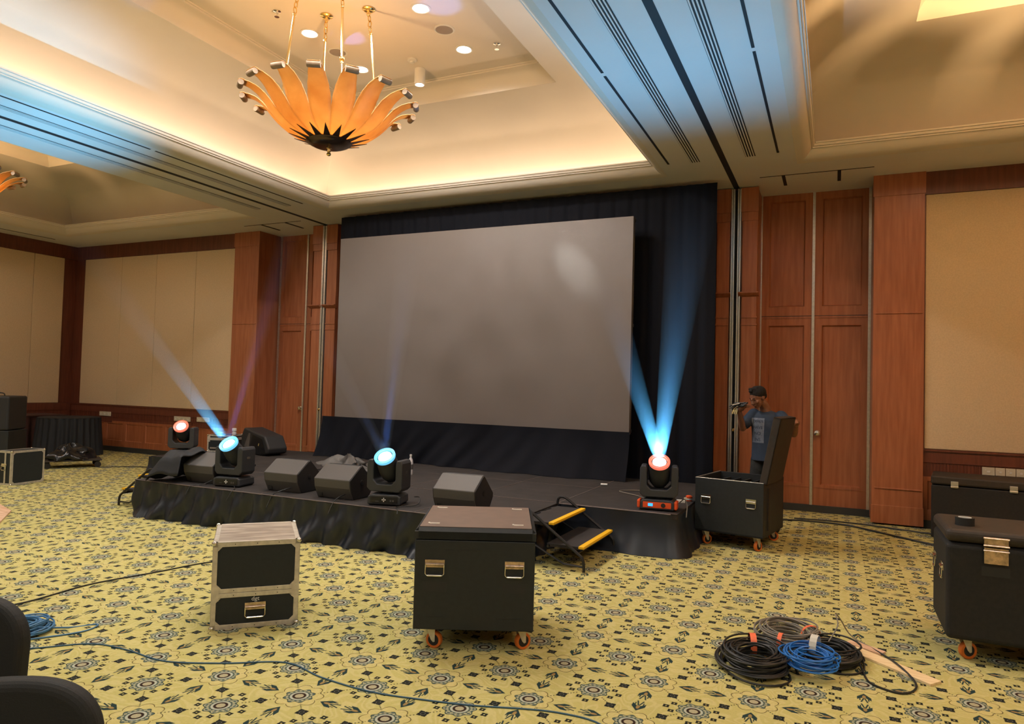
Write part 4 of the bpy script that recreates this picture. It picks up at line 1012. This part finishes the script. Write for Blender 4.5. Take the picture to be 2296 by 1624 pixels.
# ------------------------------------------------------------------ soft cloth things
def lump(name, c, r, seed, m, lab, cat, n=28, fold=0.25, freq=5.0, flat=0.0, modif=True, parent=None):
    rnd = random.Random(seed); ph = [rnd.uniform(0, 6.28) for _ in range(8)]
    b = MB(); k = n//2
    def fn(u, v):
        a = u*2*PI; e = v*PI/2
        d = 1+fold*(0.5*math.sin(a*freq+ph[0]+3*e)+0.35*math.sin(a*freq*1.7+ph[1]-4*e)+0.3*math.sin(e*7+ph[2]+2*math.sin(a)))
        z = math.sin(e)*(1+fold*0.6*math.sin(a*3+ph[3]))*(1+0.3*fold*math.sin(a*7+ph[4]+e*9))
        return (c[0]+r[0]*math.cos(a)*math.cos(e)*d, c[1]+r[1]*math.sin(a)*math.cos(e)*d, c[2]+max(0.0, r[2]*z))
    b.grid(fn, n*2, k); o = b.build(name, m, parent, smooth=True); o.data.set_sharp_from_angle(angle=1.2)
    if lab: tag(o, lab, cat)
    return o
# jacket flung over the first wedge
def jacket():
    b = MB(); ph = 1.3
    prof = [(-0.36, 0.0), (-0.34, 0.10), (-0.28, 0.22), (-0.20, 0.31), (-0.10, 0.35), (0.0, 0.345), (0.08, 0.335), (0.12, 0.33)]
    def fn(u, v):
        q = v*(len(prof)-1); i = min(int(q), len(prof)-2); f = q-i
        x = prof[i][0]*(1-f)+prof[i+1][0]*f; z = prof[i][1]*(1-f)+prof[i+1][1]*f
        y = -0.10+u*0.62
        zz = z*(1-0.35*abs(u*2-1)**2.2)+0.018*math.sin(u*17+v*6)+0.012*math.sin(v*15+u*5)
        if u < 0.1: zz *= u*10*0.6+0.4
        return (x-0.03*math.sin(u*9), y, max(0.0, zz))
    b.grid(fn, 40, 30, Tr(-6.62, 5.55, ST+0.007) @ Rz(0.02)); o = b.build('jacket', 'black_cloth', None, smooth=True, solid=0.012)
    tag(o, 'black jacket flung over the left end of the leftmost floor monitor', 'jacket')
jacket()
lump('black_cloth', (-7.0, 6.65, ST), (0.26, 0.30, 0.17), 4, 'black_cloth', 'crumpled dark cloth on the stage beyond the jacket-covered monitor', 'cloth')
lump('crumpled_cloth', (-5.85, 7.55, ST), (0.34, 0.28, 0.15), 11, 'speaker', 'crumpled brown-grey cloth behind the two middle floor monitors', 'cloth', 32, 0.5, 4)
lump('black_bag', (-5.45, 7.22, ST), (0.12, 0.10, 0.12), 19, 'bag', 'small crumpled black bag beside the brown-grey cloth on the stage', 'bag', 24, 0.4, 6)

# ------------------------------------------------------------------ far left: dolly, bag, round table, cabinet
t = thing('dolly', 'low wheeled board dolly on the carpet at the far left', 'dolly', (-11.72, 7.72, 0), math.radians(60))
b = MB(); b.box((-0.42, -0.25, 0.115), (0.42, 0.25, 0.135)); b.build('board', 'case_lid', t, bevel=0.004)
for x_, y_ in ((-0.36, -0.2), (0.36, -0.2), (-0.36, 0.2), (0.36, 0.2)):
    b = MB(); b.box((x_-0.03, y_-0.02, 0.10), (x_+0.03, y_+0.02, 0.115)); b.lathe([(0.05, -0.014), (0.05, 0.014)], Tr(x_, y_, 0.05) @ Rx(PI/2), 18); b.box((x_-0.008, y_-0.02, 0.04), (x_+0.008, y_-0.016, 0.11)); b.box((x_-0.008, y_+0.016, 0.04), (x_+0.008, y_+0.02, 0.11)); b.build('castor', 'tube', t)
lump('plastic_bag', (-11.74, 7.70, 0.135), (0.26, 0.36, 0.22), 8, 'bag', 'shiny black plastic bag lying on the dolly', 'bag', 36, 0.28, 5)
t = thing('round_table', 'round table under a black pleated floor-length cloth in the far left corner', 'table', (-13.50, 8.80, 0))
b = MB()
def rt(u, v):
    a = u*2*PI; r = 0.52+0.05*(1-v)+0.028*math.sin(a*26+0.6*math.sin(3*a))*(1-v*0.5)
    return (r*math.cos(a), r*math.sin(a), 0.005+0.725*v)
b.grid(rt, 208, 8); b.lathe([(0.525, 0.73), (0.50, 0.738), (0.02, 0.74)], None, 48); b.build('tablecloth', 'black_cloth', t, smooth=True)
b = MB(); b.lathe([(0.03, 0.0), (0.03, 0.73)], None, 12); b.build('pedestal', 'tube', t)
t = thing('equipment_rack', 'tall black equipment cabinet at the far left edge', 'cabinet', (-12.60, 6.98, 0), math.radians(35))
b = MB(); b.box((-0.34, -0.3, 0.02), (0.34, 0.3, 0.62)); b.build('lower_cabinet', 'case', t, bevel=0.01)
b = MB(); b.box((-0.33, -0.3, 0.625), (0.33, 0.3, 1.18)); b.build('upper_cabinet', 'speaker_dark', t, bevel=0.03, seg=3)
b = MB(); b.tube(smooth_path([(-0.12, 0.0, 1.17), (-0.1, 0.0, 1.22), (0.0, 0, 1.23), (0.1, 0, 1.22), (0.12, 0, 1.17)], 5), 0.01, 8); b.build('handle', 'rubber', t, smooth=True)
b = MB(); b.box((-0.3, -0.28, 0), (0.3, 0.28, 0.02)); b.build('plinth', 'rubber', t)
def table_skirt():
    b = MB()
    def fn(u, v):
        y = 5.9+u*3.3; x = -14.2+0.03*math.sin(y*30)*(1-0.5*v)
        return (x, y, 0.005+0.72*v)
    b.grid(fn, 150, 6); b.box((-14.95, 5.9, 0.725), (-14.17, 9.2, 0.745))
    o = b.build('buffet_table', 'wood_dark', None); tag(o, 'long table with a dark red pleated skirt along the left wall', 'table')
    o.data.materials[0] = mat('maroon_cloth', (0.06, 0.022, 0.018), 0.85)
table_skirt()
b = MB(); b.prism([(-8.43, 4.88), (-8.95, 5.05), (-9.3, 4.55), (-8.6, 4.05), (-7.75, 4.36)], 0.0, 0.018, 'Z'); tag(b.build('plywood_sheet', 'ply', None, bevel=0.001), 'pale plywood offcut lying on the carpet at the left edge', 'board')

# ------------------------------------------------------------------ covered chairs in the foreground
def make_chair(lab, loc, rz, sz=0.958):
    t = thing('banquet_chair', lab, 'chair', loc, rz, 'black-covered banquet chairs in the left foreground')
    # back: rounded-top slab, local back faces +Y... seat toward -Y
    b = MB(); n = 28; pts = []
    for i in range(n+1):
        a = PI-i*PI/n; pts.append((0.215*(abs(math.cos(a))**0.72)*(1 if math.cos(a) > 0 else -1), 0.76+0.165*math.sin(a)**0.85 if math.sin(a) > 0 else 0.76))
    outl = [(-0.225, 0.42)]+pts+[(0.225, 0.42)]
    b.prism([(x, z) for x, z in outl], 0.0, 0.07, 'Y', Tr(0, 0.19, 0.0) @ Rx(math.radians(-7)) @ Tr(0, 0, 0.0)); b.build('backrest', 'chair', t, bevel=0.022, seg=4)
    b = MB()
    def sk(u, v):
        a = u*4; i = int(a) % 4; f = a-int(a); cs = [(-0.22, -0.24), (0.22, -0.24), (0.22, 0.25), (-0.22, 0.25), (-0.22, -0.24)]
        x = cs[i][0]*(1-f)+cs[i+1][0]*f; y = cs[i][1]*(1-f)+cs[i+1][1]*f; fl = 1+0.06*(1-v)-0.05*math.sin(v*PI)*math.sin(f*PI)
        return (x*fl, y*fl, 0.01+0.44*v)
    b.grid(sk, 64, 8); b.build('cover_skirt', 'chair', t, smooth=False)
    b = MB(); b.box((-0.225, -0.245, 0.43), (0.225, 0.255, 0.49)); b.build('seat', 'chair', t, bevel=0.03, seg=4)
    for sx in (-1, 1):
        for sy in (-1, 1):
            b = MB(); b.tube([(sx*0.19, sy*0.21, 0.44), (sx*0.20, sy*0.22, 0.0)], 0.012, 8); b.build('leg', 'tube', t)
    t.scale = (1, 1, sz)
    return t
make_chair('black-covered chair at the bottom left corner, its rounded back nearest the viewer', (-1.53, 0.73, 0), math.radians(35))
make_chair('black-covered chair at the left edge, farther than the corner chair', (-2.25, 0.95, 0), math.radians(25), 0.99)

# ------------------------------------------------------------------ cables
def cable(name, pts, r, m, lab, z=None, n=7, cat='cable', group=None, sub=8):
    b = MB(); b.tube(smooth_path([(p[0], p[1], (p[2] if len(p) > 2 else r)) for p in pts], sub), r, n); return tag(b.build(name, m, None, smooth=True), lab, cat, group)
def coil(name, c, R, r, turns, m, lab, h=0.06, spread=0.05, seed=1, ell=1.0, tail=None, rot=0.0, zb=0.0, arc=None):
    rnd = random.Random(seed); pts = []; n = 30
    for k in range(turns):
        rr = R+rnd.uniform(-spread, spread); ox, oy = rnd.uniform(-spread, spread)*0.5, rnd.uniform(-spread, spread)*0.5; zz = zb+r+h*(k/turns)+rnd.uniform(0, 0.008); e = ell*(1+rnd.uniform(-0.05, 0.05)); t1, t2 = rnd.uniform(-0.02, 0.02), rnd.uniform(0, 6)
        for i in range(n):
            a = 2*PI*i/n; pts.append(Vector((c[0]+ox+rr*math.cos(a)*1.0, c[1]+oy+rr*math.sin(a)*e, max(r, zz+t1*math.sin(a+t2)*1.0))))
    # soften jumps between turns
    sm = [pts[0]]+[(pts[i-1]+pts[i]*2+pts[i+1])/4 for i in range(1, len(pts)-1)]+[pts[-1]]
    for _ in range(2): sm = [sm[0]]+[(sm[i-1]+sm[i]*2+sm[i+1])/4 for i in range(1, len(sm)-1)]+[sm[-1]]
    if tail: sm = sm+smooth_path([tuple(sm[-1])]+[(p[0], p[1], p[2] if len(p) > 2 else r) for p in tail], 8)[1:]
    b = MB(); b.tube(sm, r, 6); o = b.build(name, m, None, smooth=True); return tag(o, lab, 'cable', 'coiled cables on the carpet')
c1 = coil('cable_coil', (-0.40, 4.33), 0.155, 0.006, 34, 'cable_black', 'thick black cable coil with an orange tie, front of the cable pile', 0.085, 0.055, 2, 1.35)
def band(parent, c, R, ang, m, h=0.11, w_=0.018, thick=0.065, name='tie', ell=1.35):
    b = MB(); ca, sa = math.cos(ang), math.sin(ang); px, py = c[0]+R*ca, c[1]+R*sa*ell
    def fn(u, v):
        a = u*2*PI; rr = math.cos(a)*thick; zz = h/2+math.sin(a)*(h/2+0.006)
        return (px+ca*rr-sa*(v-0.5)*w_*2, py+sa*rr+ca*(v-0.5)*w_*2, max(0.001, zz))
    b.grid(fn, 18, 1); o = b.build(name, m, parent, solid=0.002); return o
band(c1, (-0.40, 4.33), 0.155, PI*0.58, 'tie')
c2 = coil('cable_coil', (-0.26, 4.80), 0.150, 0.005, 26, 'cable_grey', 'grey-brown cable coil with orange ties, rear of the cable pile', 0.10, 0.05, 5, 1.2)
band(c2, (-0.26, 4.80), 0.15, PI*0.12, 'tie', 0.11, 0.012, 0.06, ell=1.2); band(c2, (-0.26, 4.80), 0.15, PI*1.45, 'tie', 0.11, 0.012, 0.06, ell=1.2)
c3 = coil('cable_coil', (0.0, 4.66), 0.135, 0.006, 26, 'cable_black', 'black cable coil at the right of the cable pile, under the blue one', 0.06, 0.05, 9, 1.3, tail=[(0.16, 4.52, 0.01), (0.20, 4.36, 0.006), (0.34, 4.30, 0.006), (0.42, 4.46, 0.006), (0.34, 4.72, 0.02), (0.2, 5.0, 0.006)])
c4 = coil('cable_coil', (-0.12, 4.42), 0.115, 0.0045, 20, 'cable_blue', 'bright blue cable coil with a white tape tie in the cable pile', 0.045, 0.045, 12, 1.3, zb=0.05)
band(c4, (-0.12, 4.42), 0.115, PI*0.42, 'tie_white', 0.15, 0.02, 0.055, ell=1.3)
cable('loose_cable', [(-0.02, 4.72, 0.08), (0.03, 4.80, 0.16), (0.02, 4.9, 0.20), (0.05, 5.0, 0.14), (0.12, 5.05, 0.03), (0.30, 4.85, 0.006), (0.36, 4.5, 0.006)], 0.004, 'cable_grey', 'loose thin grey cable end standing up from the pile', cat='cable')
coil('cable_coil', (-4.48, 2.64), 0.145, 0.005, 24, 'cable_dkblue', 'dull blue network cable coil at the left, beside the covered chair', 0.06, 0.05, 15, 1.15,
     tail=[(-4.30, 2.86), (-4.20, 2.98, 0.006), (-4.16, 2.85, 0.006), (-4.3, 2.62, 0.006)])
cable('network_cable', [(-4.50, 2.50), (-4.19, 2.53), (-3.94, 2.75), (-3.68, 2.79), (-3.35, 2.78), (-3.05, 2.91), (-2.76, 3.08), (-2.46, 3.02), (-2.13, 3.0), (-1.84, 3.05), (-1.6, 3.11), (-1.35, 3.2), (-1.18, 3.24), (-1.0, 3.23), (-0.8, 3.1)], 0.0042, 'cable_teal', 'long thin blue cable snaking across the foreground carpet')
cable('floor_cable', [(-5.3, 2.6), (-5.03, 2.96), (-5.05, 3.5), (-4.93, 3.97), (-4.82, 4.41), (-4.6, 4.6), (-4.3, 4.65), (-4.1, 4.4), (-3.9, 4.15, 0.01), (-3.78, 4.0, 0.2), (-3.70, 3.80, 0.45)], 0.0055, 'cable_black', 'black cable running behind the silver-edged flight case')
cable('floor_cable', [(-0.68, 9.3), (-0.3, 9.42), (0.15, 9.38), (0.55, 9.05), (0.96, 8.70), (1.3, 8.55)], 0.011, 'cable_black', 'black cable along the carpet under the doors')
cable('floor_cable', [(-0.45, 9.55), (0.1, 9.60), (0.6, 9.5), (1.2, 9.3)], 0.009, 'cable_black', 'second black cable nearer the wall at the right')
cable('floor_cable', [(-11.3, 7.9), (-10.9, 8.3), (-10.3, 8.35), (-9.7, 8.2), (-9.3, 7.9)], 0.008, 'cable_black', 'black cable on the carpet between the dolly and the stage')
# power leads at the lights and monitors
for pts, lab in (([(-5.90, 5.67, ST+0.03), (-5.76, 5.56, ST+0.005), (-5.72, 5.49, ST), (-5.74, 5.43, ST-0.10)], 'power lead hanging beside the leftmost front moving light'),
                 ([(-6.20, 5.66, ST+0.05), (-6.25, 5.58, ST+0.01), (-6.32, 5.49, ST), (-6.33, 5.43, ST-0.08)], 'lead of the jacket-covered monitor hanging over the edge'),
                 ([(-5.10, 5.68, ST+0.06), (-5.13, 5.57, ST+0.04), (-5.18, 5.50, ST+0.0), (-5.19, 5.43, ST-0.12)], 'lead of the second floor monitor hanging over the edge'),
                 ([(-4.38, 5.64, ST+0.06), (-4.39, 5.55, ST+0.04), (-4.40, 5.49, ST), (-4.41, 5.43, ST-0.10)], 'lead of the monitor left of the centre light'),
                 ([(-3.74, 5.90, ST+0.06), (-3.64, 5.84, ST+0.07), (-3.60, 5.72, ST+0.02), (-3.72, 5.58, ST+0.008), (-3.66, 5.49, ST), (-3.63, 5.44, ST-0.03)], 'looped power lead of the centre moving light'),
                 ([(-1.40, 7.10, ST+0.05), (-1.34, 7.05, ST+0.10), (-1.30, 6.98, ST+0.05), (-1.29, 6.9, ST-0.05)], 'pale lead at the right corner moving light'),
                 ([(-1.72, 7.3, ST+0.008), (-1.95, 7.6, ST+0.008), (-2.2, 7.75, ST+0.02), (-2.05, 8.0, ST+0.008), (-1.8, 7.9, ST+0.008)], 'loose cable on the stage left of the right moving light')):
    cable('power_lead', pts, 0.005, 'cable_grey' if 'pale' in lab or 'loose' in lab else 'cable_black', lab, group='leads on the stage edge')
# small things on the right of the stage
t = thing('power_strip', 'small white plug block on the stage behind the right moving light', 'plug', (-1.47, 7.45, ST), 0.3)
b = MB(); b.box((-0.06, -0.02, 0), (0.06, 0.02, 0.03)); b.build('block', 'white', t, bevel=0.004)
b = MB(); b.box((0.05, -0.015, 0.03), (0.08, 0.015, 0.055)); b.build('plug', 'offwhite', t, bevel=0.003)
t = thing('red_lamp', 'small red object on the stage corner beside the open trunk', 'lamp', (-1.40, 7.62, ST))
b = MB(); b.lathe([(0.03, 0), (0.035, 0.02), (0.035, 0.05), (0.02, 0.06)], None, 18); b.build('body', 'red_plastic', t, smooth=True)
b = MB(); b.lathe([(0.036, 0.015), (0.036, 0.03)], None, 18); b.build('band', 'white', t)
t = thing('connector', 'small white cable connector lying on the stage near the backdrop', 'plug', (-2.52, 8.2, ST), 0.2)
b = MB(); b.tube([(-0.04, 0, 0.014), (0.04, 0, 0.014)], 0.013, 10); b.build('shell', 'white', t, smooth=True)

# ------------------------------------------------------------------ timber by the cable pile
def stick(pts2, h, lab, m='pine', z0=0.0):
    b = MB(); b.prism(pts2, z0, z0+h, 'Z'); return tag(b.build('wood_strip', m, None, bevel=0.001), lab, 'wood strip')
stick([(0.07, 4.86), (0.14, 4.93), (0.55, 4.57), (0.49, 4.49)], 0.014, 'pale wooden strip sticking out right of the cable pile')
stick([(0.07, 4.98), (0.12, 5.05), (0.30, 4.92), (0.27, 4.86)], 0.014, 'short broken wooden strip behind the long strip', 'ply')
stick([(-0.36, 4.56), (-0.32, 4.62), (-0.10, 4.66), (-0.11, 4.60)], 0.03, 'wooden block between the black and blue coils', 'pine')

# ------------------------------------------------------------------ the man
def rem(b, name, m, parent, voxel=0.008, smooth_it=3, bevel=None):
    me = bpy.data.meshes.new(name); me.from_pydata(b.v, [], b.f); me.materials.append(M[m])
    o = bpy.data.objects.new(name, me); COL.objects.link(o); o.parent = parent
    bm = bmesh.new(); bm.from_mesh(me); bmesh.ops.recalc_face_normals(bm, faces=bm.faces); bm.to_mesh(me); bm.free()
    q = o.modifiers.new('remesh', 'REMESH'); q.mode = 'VOXEL'; q.voxel_size = voxel; q.use_smooth_shade = True
    s = o.modifiers.new('smooth', 'SMOOTH'); s.factor = 0.5; s.iterations = smooth_it
    return o
def limb(b, pts, rs, n=14, caps=True):
    P = smooth_path(pts, 6); R = []
    k = len(pts)-1
    for i in range(len(P)):
        q = i/6; j = min(int(q), k-1); f = q-j; R.append(rs[j]*(1-f)+rs[min(j+1, k)]*f)
    b.tube(P, R, n)
    if caps:
        b.ball(pts[0], rs[0]*0.99, 12); b.ball(pts[-1], rs[-1]*0.99, 12)
FA = math.radians(-18)       # local frame: x to the viewer's right, y away from viewer, facing -y turned to the viewer's left
man = thing('person', 'person in navy printed T-shirt holding the open trunk lid, other hand at face', 'person', (-0.705, 8.50, 0), FA)
# local joint positions (x right, y back, z up)
head = Vector((-0.055, -0.115, 1.51)); neck0 = Vector((0.0, 0.0, 1.36))
shR = Vector((-0.165, -0.01, 1.325)); shL = Vector((0.185, 0.0, 1.31))
elR = Vector((-0.215, -0.15, 1.16)); wrR = Vector((-0.195, -0.29, 1.355)); haR = Vector((-0.145, -0.305, 1.425))
elL = Vector((0.36, -0.13, 1.13)); wrL = Vector((0.445, -0.30, 1.235)); haL = Vector((0.475, -0.37, 1.29))
hip = Vector((0.0, 0.02, 0.86))
b = MB()
# head: skull, face wedge, jaw, nose, ears (tilted down-left)
Hm = Tr(*head) @ Rz(math.radians(-28)) @ Rx(math.radians(22))
b.ball((0, 0.012, 0.035), 0.085, 20, (0.88, 1.08, 1.02), T=Hm)
b.ball((0, -0.018, -0.025), 0.068, 18, (0.92, 0.98, 1.15), T=Hm)
b.ball((0, -0.046, -0.083), 0.030, 14, (1.15, 0.9, 0.75), T=Hm)
b.tube([(0, -0.078, 0.008), (0, -0.092, -0.020), (0, -0.100, -0.036)], [0.008, 0.011, 0.014], 10, T=Hm); b.ball((0, -0.094, -0.038), 0.013, 10, (1.35, 1, 0.8), T=Hm)
b.tube([(-0.04, -0.072, 0.014), (0.0, -0.084, 0.012), (0.04, -0.072, 0.014)], 0.010, 8, T=Hm)
b.ball((0, -0.080, -0.062), 0.014, 10, (1.7, 0.8, 0.55), T=Hm)
for s in (-1, 1):
    b.ball((s*0.076, 0.012, -0.008), 0.022, 12, (0.35, 0.75, 1.25), T=Hm); b.ball((s*0.043, -0.058, -0.022), 0.022, 10, (1, 0.7, 0.9), T=Hm)
nk = Hm @ Vector((0, 0.03, -0.07))
limb(b, [nk, (nk+neck0)/2+Vector((0, 0.01, 0)), neck0+Vector((0, 0, -0.02))], [0.052, 0.053, 0.062])
# trunk and legs under the clothes
b.ball((0, 0.0, 1.23), 0.15, 20, (1.08, 0.62, 0.85)); b.ball((0, 0.0, 1.02), 0.135, 20, (1.0, 0.66, 1.3)); b.ball(hip, 0.135, 20, (1.05, 0.75, 0.85))
for s, foot in ((-1, Vector((-0.08, -0.02, 0.0))), (1, Vector((0.12, 0.03, 0.0)))):
    h_ = hip+Vector((s*0.085, 0, -0.04)); kn = Vector((s*0.10+0.01, -0.015, 0.47)); an = Vector((foot.x, foot.y+0.01, 0.09))
    limb(b, [h_, (h_+kn)/2, kn, (kn+an)/2+Vector((0, 0.02, 0.04)), an], [0.085, 0.070, 0.052, 0.050, 0.034])
limb(b, [shR, (shR+elR)/2, elR], [0.052, 0.045, 0.038]); limb(b, [elR, (elR*2+wrR)/3, wrR], [0.038, 0.038, 0.025])
limb(b, [shL, (shL+elL)/2, elL], [0.052, 0.045, 0.038]); limb(b, [elL, (elL*2+wrL)/3, wrL], [0.038, 0.038, 0.025])
def hand(b, wr, pc, side, palm_n, curl):
    """palm from wrist to knuckles; fingers bent towards palm_n"""
    d = (pc-wr).normalized(); pn = palm_n.normalized(); sd = d.cross(pn).normalized()*side
    kn = wr+d*0.085
    b.ball(tuple((wr+kn)/2+d*0.005), 0.038, 12, (1, 1, 1))
    for k in range(4):
        off = sd*(0.030-0.020*k); base = kn+off*0.95; L_ = (0.036, 0.040, 0.037, 0.030)[k]
        limb(b, [wr+off*0.5+d*0.02, base], [0.013, 0.0115], 8)
        p1 = base+(d*math.cos(curl[0])+pn*math.sin(curl[0]))*L_; p2 = p1+(d*math.cos(curl[1])+pn*math.sin(curl[1]))*L_*0.75; p3 = p2+(d*math.cos(curl[2])+pn*math.sin(curl[2]))*L_*0.6
        b.tube([base, p1, p2, p3], [0.0105, 0.0095, 0.0085, 0.007], 8); b.ball(tuple(p3), 0.0072, 8); b.ball(tuple(p1), 0.0096, 8)
    tb = wr+d*0.025+sd*0.028; t1 = tb+(sd*0.6+d*0.6+pn*0.5).normalized()*0.035; t2 = t1+(d*0.8+pn*0.7-sd*0.1).normalized()*0.03
    b.tube([tb, t1, t2], [0.015, 0.012, 0.009], 8); b.ball(tuple(t2), 0.009, 8)
hand(b, wrR, haR+Vector((0.01, 0.0, 0.02)), 1, Vector((0.9, 0.1, -0.3)), (0.8, 1.7, 2.4))
hand(b, wrL, haL, -1, Vector((-0.7, -0.2, -0.6)), (0.9, 1.7, 2.2))
body = rem(b, 'body', 'skin', man, 0.0062, 3)
# hair
b = MB(); b.ball((0, 0.022, 0.055), 0.088, 20, (0.95, 1.10, 0.92), T=Hm); b.ball((0, -0.006, 0.092), 0.050, 16, (1.2, 0.85, 0.62), T=Hm); b.ball((0, 0.070, 0.02), 0.055, 14, (1.15, 0.7, 1.1), T=Hm)
for i in range(26):
    a = i*2.4; rr = 0.035+0.025*((i*7) % 5)/5; p = Vector((rr*math.cos(a)*0.9, -0.01+rr*math.sin(a), 0.11+0.012*math.sin(i*1.7))); b.ball(tuple(p), 0.017, 8, T=Hm)
rem(b, 'hair', 'hair', man, 0.006, 1)
# eyes, brows, beard shadow
b = MB()
for s in (-1, 1): b.tube([(s*0.014, -0.087, 0.022), (s*0.032, -0.084, 0.027), (s*0.046, -0.072, 0.022)], 0.0045, 6, T=Hm); b.ball((s*0.031, -0.076, 0.001), 0.009, 8, (1.4, 0.6, 0.4), T=Hm)
b.build('brow', 'hair', man)
# T-shirt
b = MB()
b.ball((0, 0.0, 1.245), 0.163, 22, (1.10, 0.66, 0.82)); b.ball((0.0, 0.0, 1.30), 0.11, 18, (1.5, 0.75, 0.52))
b.ball((0, 0.0, 1.05), 0.155, 20, (1.02, 0.70, 1.35)); 
def ring_tube(pts, rx, ry): 
    vs = []; n = 28
    for (p, ax, ay) in pts: vs += [(p[0]+ax*math.cos(2*PI*i/n), p[1]+ay*math.sin(2*PI*i/n), p[2]) for i in range(n)]
    fs = [(k*n+i, k*n+(i+1) % n, (k+1)*n+(i+1) % n, (k+1)*n+i) for k in range(len(pts)-1) for i in range(n)]
    fs += [tuple(range(n-1, -1, -1)), tuple(range((len(pts)-1)*n, len(pts)*n))]
    b.add(vs, fs)
ring_tube([((0.005, 0, 0.80), 0.172, 0.125), ((0, 0, 0.95), 0.162, 0.118), ((0, 0, 1.10), 0.165, 0.118), ((0, 0, 1.22), 0.175, 0.11), ((0, 0, 1.30), 0.165, 0.09)], 0, 0)
limb(b, [shR+Vector((0.02, 0, 0)), (shR+elR)/2, (shR+elR*3)/4+Vector((0, 0, 0.01))], [0.068, 0.066, 0.064]); limb(b, [shL+Vector((-0.02, 0, 0)), (shL+elL)/2, (shL+elL*3)/4], [0.070, 0.066, 0.064])
shirt = rem(b, 'shirt', 'shirt', man, 0.008, 5)
# printed patch on the chest, laid onto the cloth
def chest_patch():
    cx_, w_, z0_, z1_ = -0.055, 0.150, 1.005, 1.285
    b = MB(); b.grid(lambda u, v: (cx_-w_/2+w_*u, -0.30, z0_+(z1_-z0_)*v), 14, 24)
    o = b.build('shirt_print', 'print', man); sw = o.modifiers.new('wrap', 'SHRINKWRAP'); sw.target = shirt; sw.wrap_method = 'PROJECT'; sw.use_project_y = True; sw.use_positive_direction = True; sw.offset = 0.002; sw.wrap_mode = 'ABOVE_SURFACE'
    z = z1_-0.04
    for wd in ("DEVIL'S", 'HAVE', 'NO', 'INS'):
        tt = text_mesh('lettering', wd, 0.050 if len(wd) < 5 else 0.038, 'shirt', man, Tr(cx_, -0.30, z) @ Rx(PI/2), 0.0)
        sw = tt.modifiers.new('wrap', 'SHRINKWRAP'); sw.target = shirt; sw.wrap_method = 'PROJECT'; sw.use_project_y = True; sw.use_positive_direction = True; sw.offset = 0.0045; sw.wrap_mode = 'ABOVE_SURFACE'
        z -= 0.068
chest_patch()
# shorts, jeans legs under the case edge, shoes
b = MB(); b.ball(hip+Vector((0, 0, 0.0)), 0.145, 18, (1.05, 0.80, 0.95))
for s in (-1, 1):
    h_ = hip+Vector((s*0.085, 0, -0.05)); kn = Vector((s*0.10+0.01, -0.015, 0.60)); limb(b, [h_, (h_+kn)/2, kn], [0.098, 0.092, 0.088])
rem(b, 'shorts', 'camo', man, 0.009, 4)
for s, foot in ((-1, Vector((-0.08, -0.02, 0.0))), (1, Vector((0.12, 0.03, 0.0)))):
    b = MB(); kn = Vector((s*0.10+0.01, -0.015, 0.62)); an = Vector((foot.x, foot.y+0.01, 0.10)); limb(b, [kn, (kn+an)/2+Vector((0, 0.015, 0.03)), an], [0.074, 0.064, 0.056]); rem(b, 'trouser_leg', 'denim', man, 0.009, 3)
    b = MB(); b.ball((foot.x, foot.y-0.02, 0.045), 0.05, 14, (0.85, 1.25, 0.95)); b.ball((foot.x-0.01, foot.y-0.12, 0.035), 0.042, 14, (0.95, 1.5, 0.85)); rem(b, 'shoe', 'rubber', man, 0.006, 2)
# bunch of connectors in his raised hand
b = MB(); rnd = random.Random(4)
Fm = Tr(-0.705, 8.50, 0) @ Rz(FA)
for i in range(8):
    s_ = haR+Vector((rnd.uniform(-0.02, 0.02), -0.03+rnd.uniform(-0.02, 0.02), rnd.uniform(-0.02, 0.03)))
    e_ = s_+Vector((-0.11-rnd.uniform(0, 0.03), rnd.uniform(-0.03, 0.03), rnd.uniform(-0.07, 0.01)))
    b.tube(smooth_path([tuple(s_+Vector((0.05, 0, 0.01))), tuple(s_), tuple((s_+e_)/2+Vector((0, 0, 0.02))), tuple(e_)], 4), 0.006, 6, T=Fm)
lb = b.build('lead_bunch', 'cable_black', None, smooth=True); tag(lb, 'bunch of black leads with metal plugs held up to the face', 'cable')
b = MB(); rnd = random.Random(4)
for i in range(5):
    s_ = haR+Vector((-0.10+0.012*i, -0.03, -0.055+0.02*(i % 2))); b.tube([tuple(s_), tuple(s_+Vector((-0.012, 0, -0.045)))], 0.008, 8, T=Fm)
b.tube([tuple(haR+Vector((-0.01, -0.06, 0.02))), tuple(haR+Vector((-0.10, -0.05, 0.0)))], 0.008, 8, T=Fm)
b.build('plug', 'chrome', lb, smooth=True)
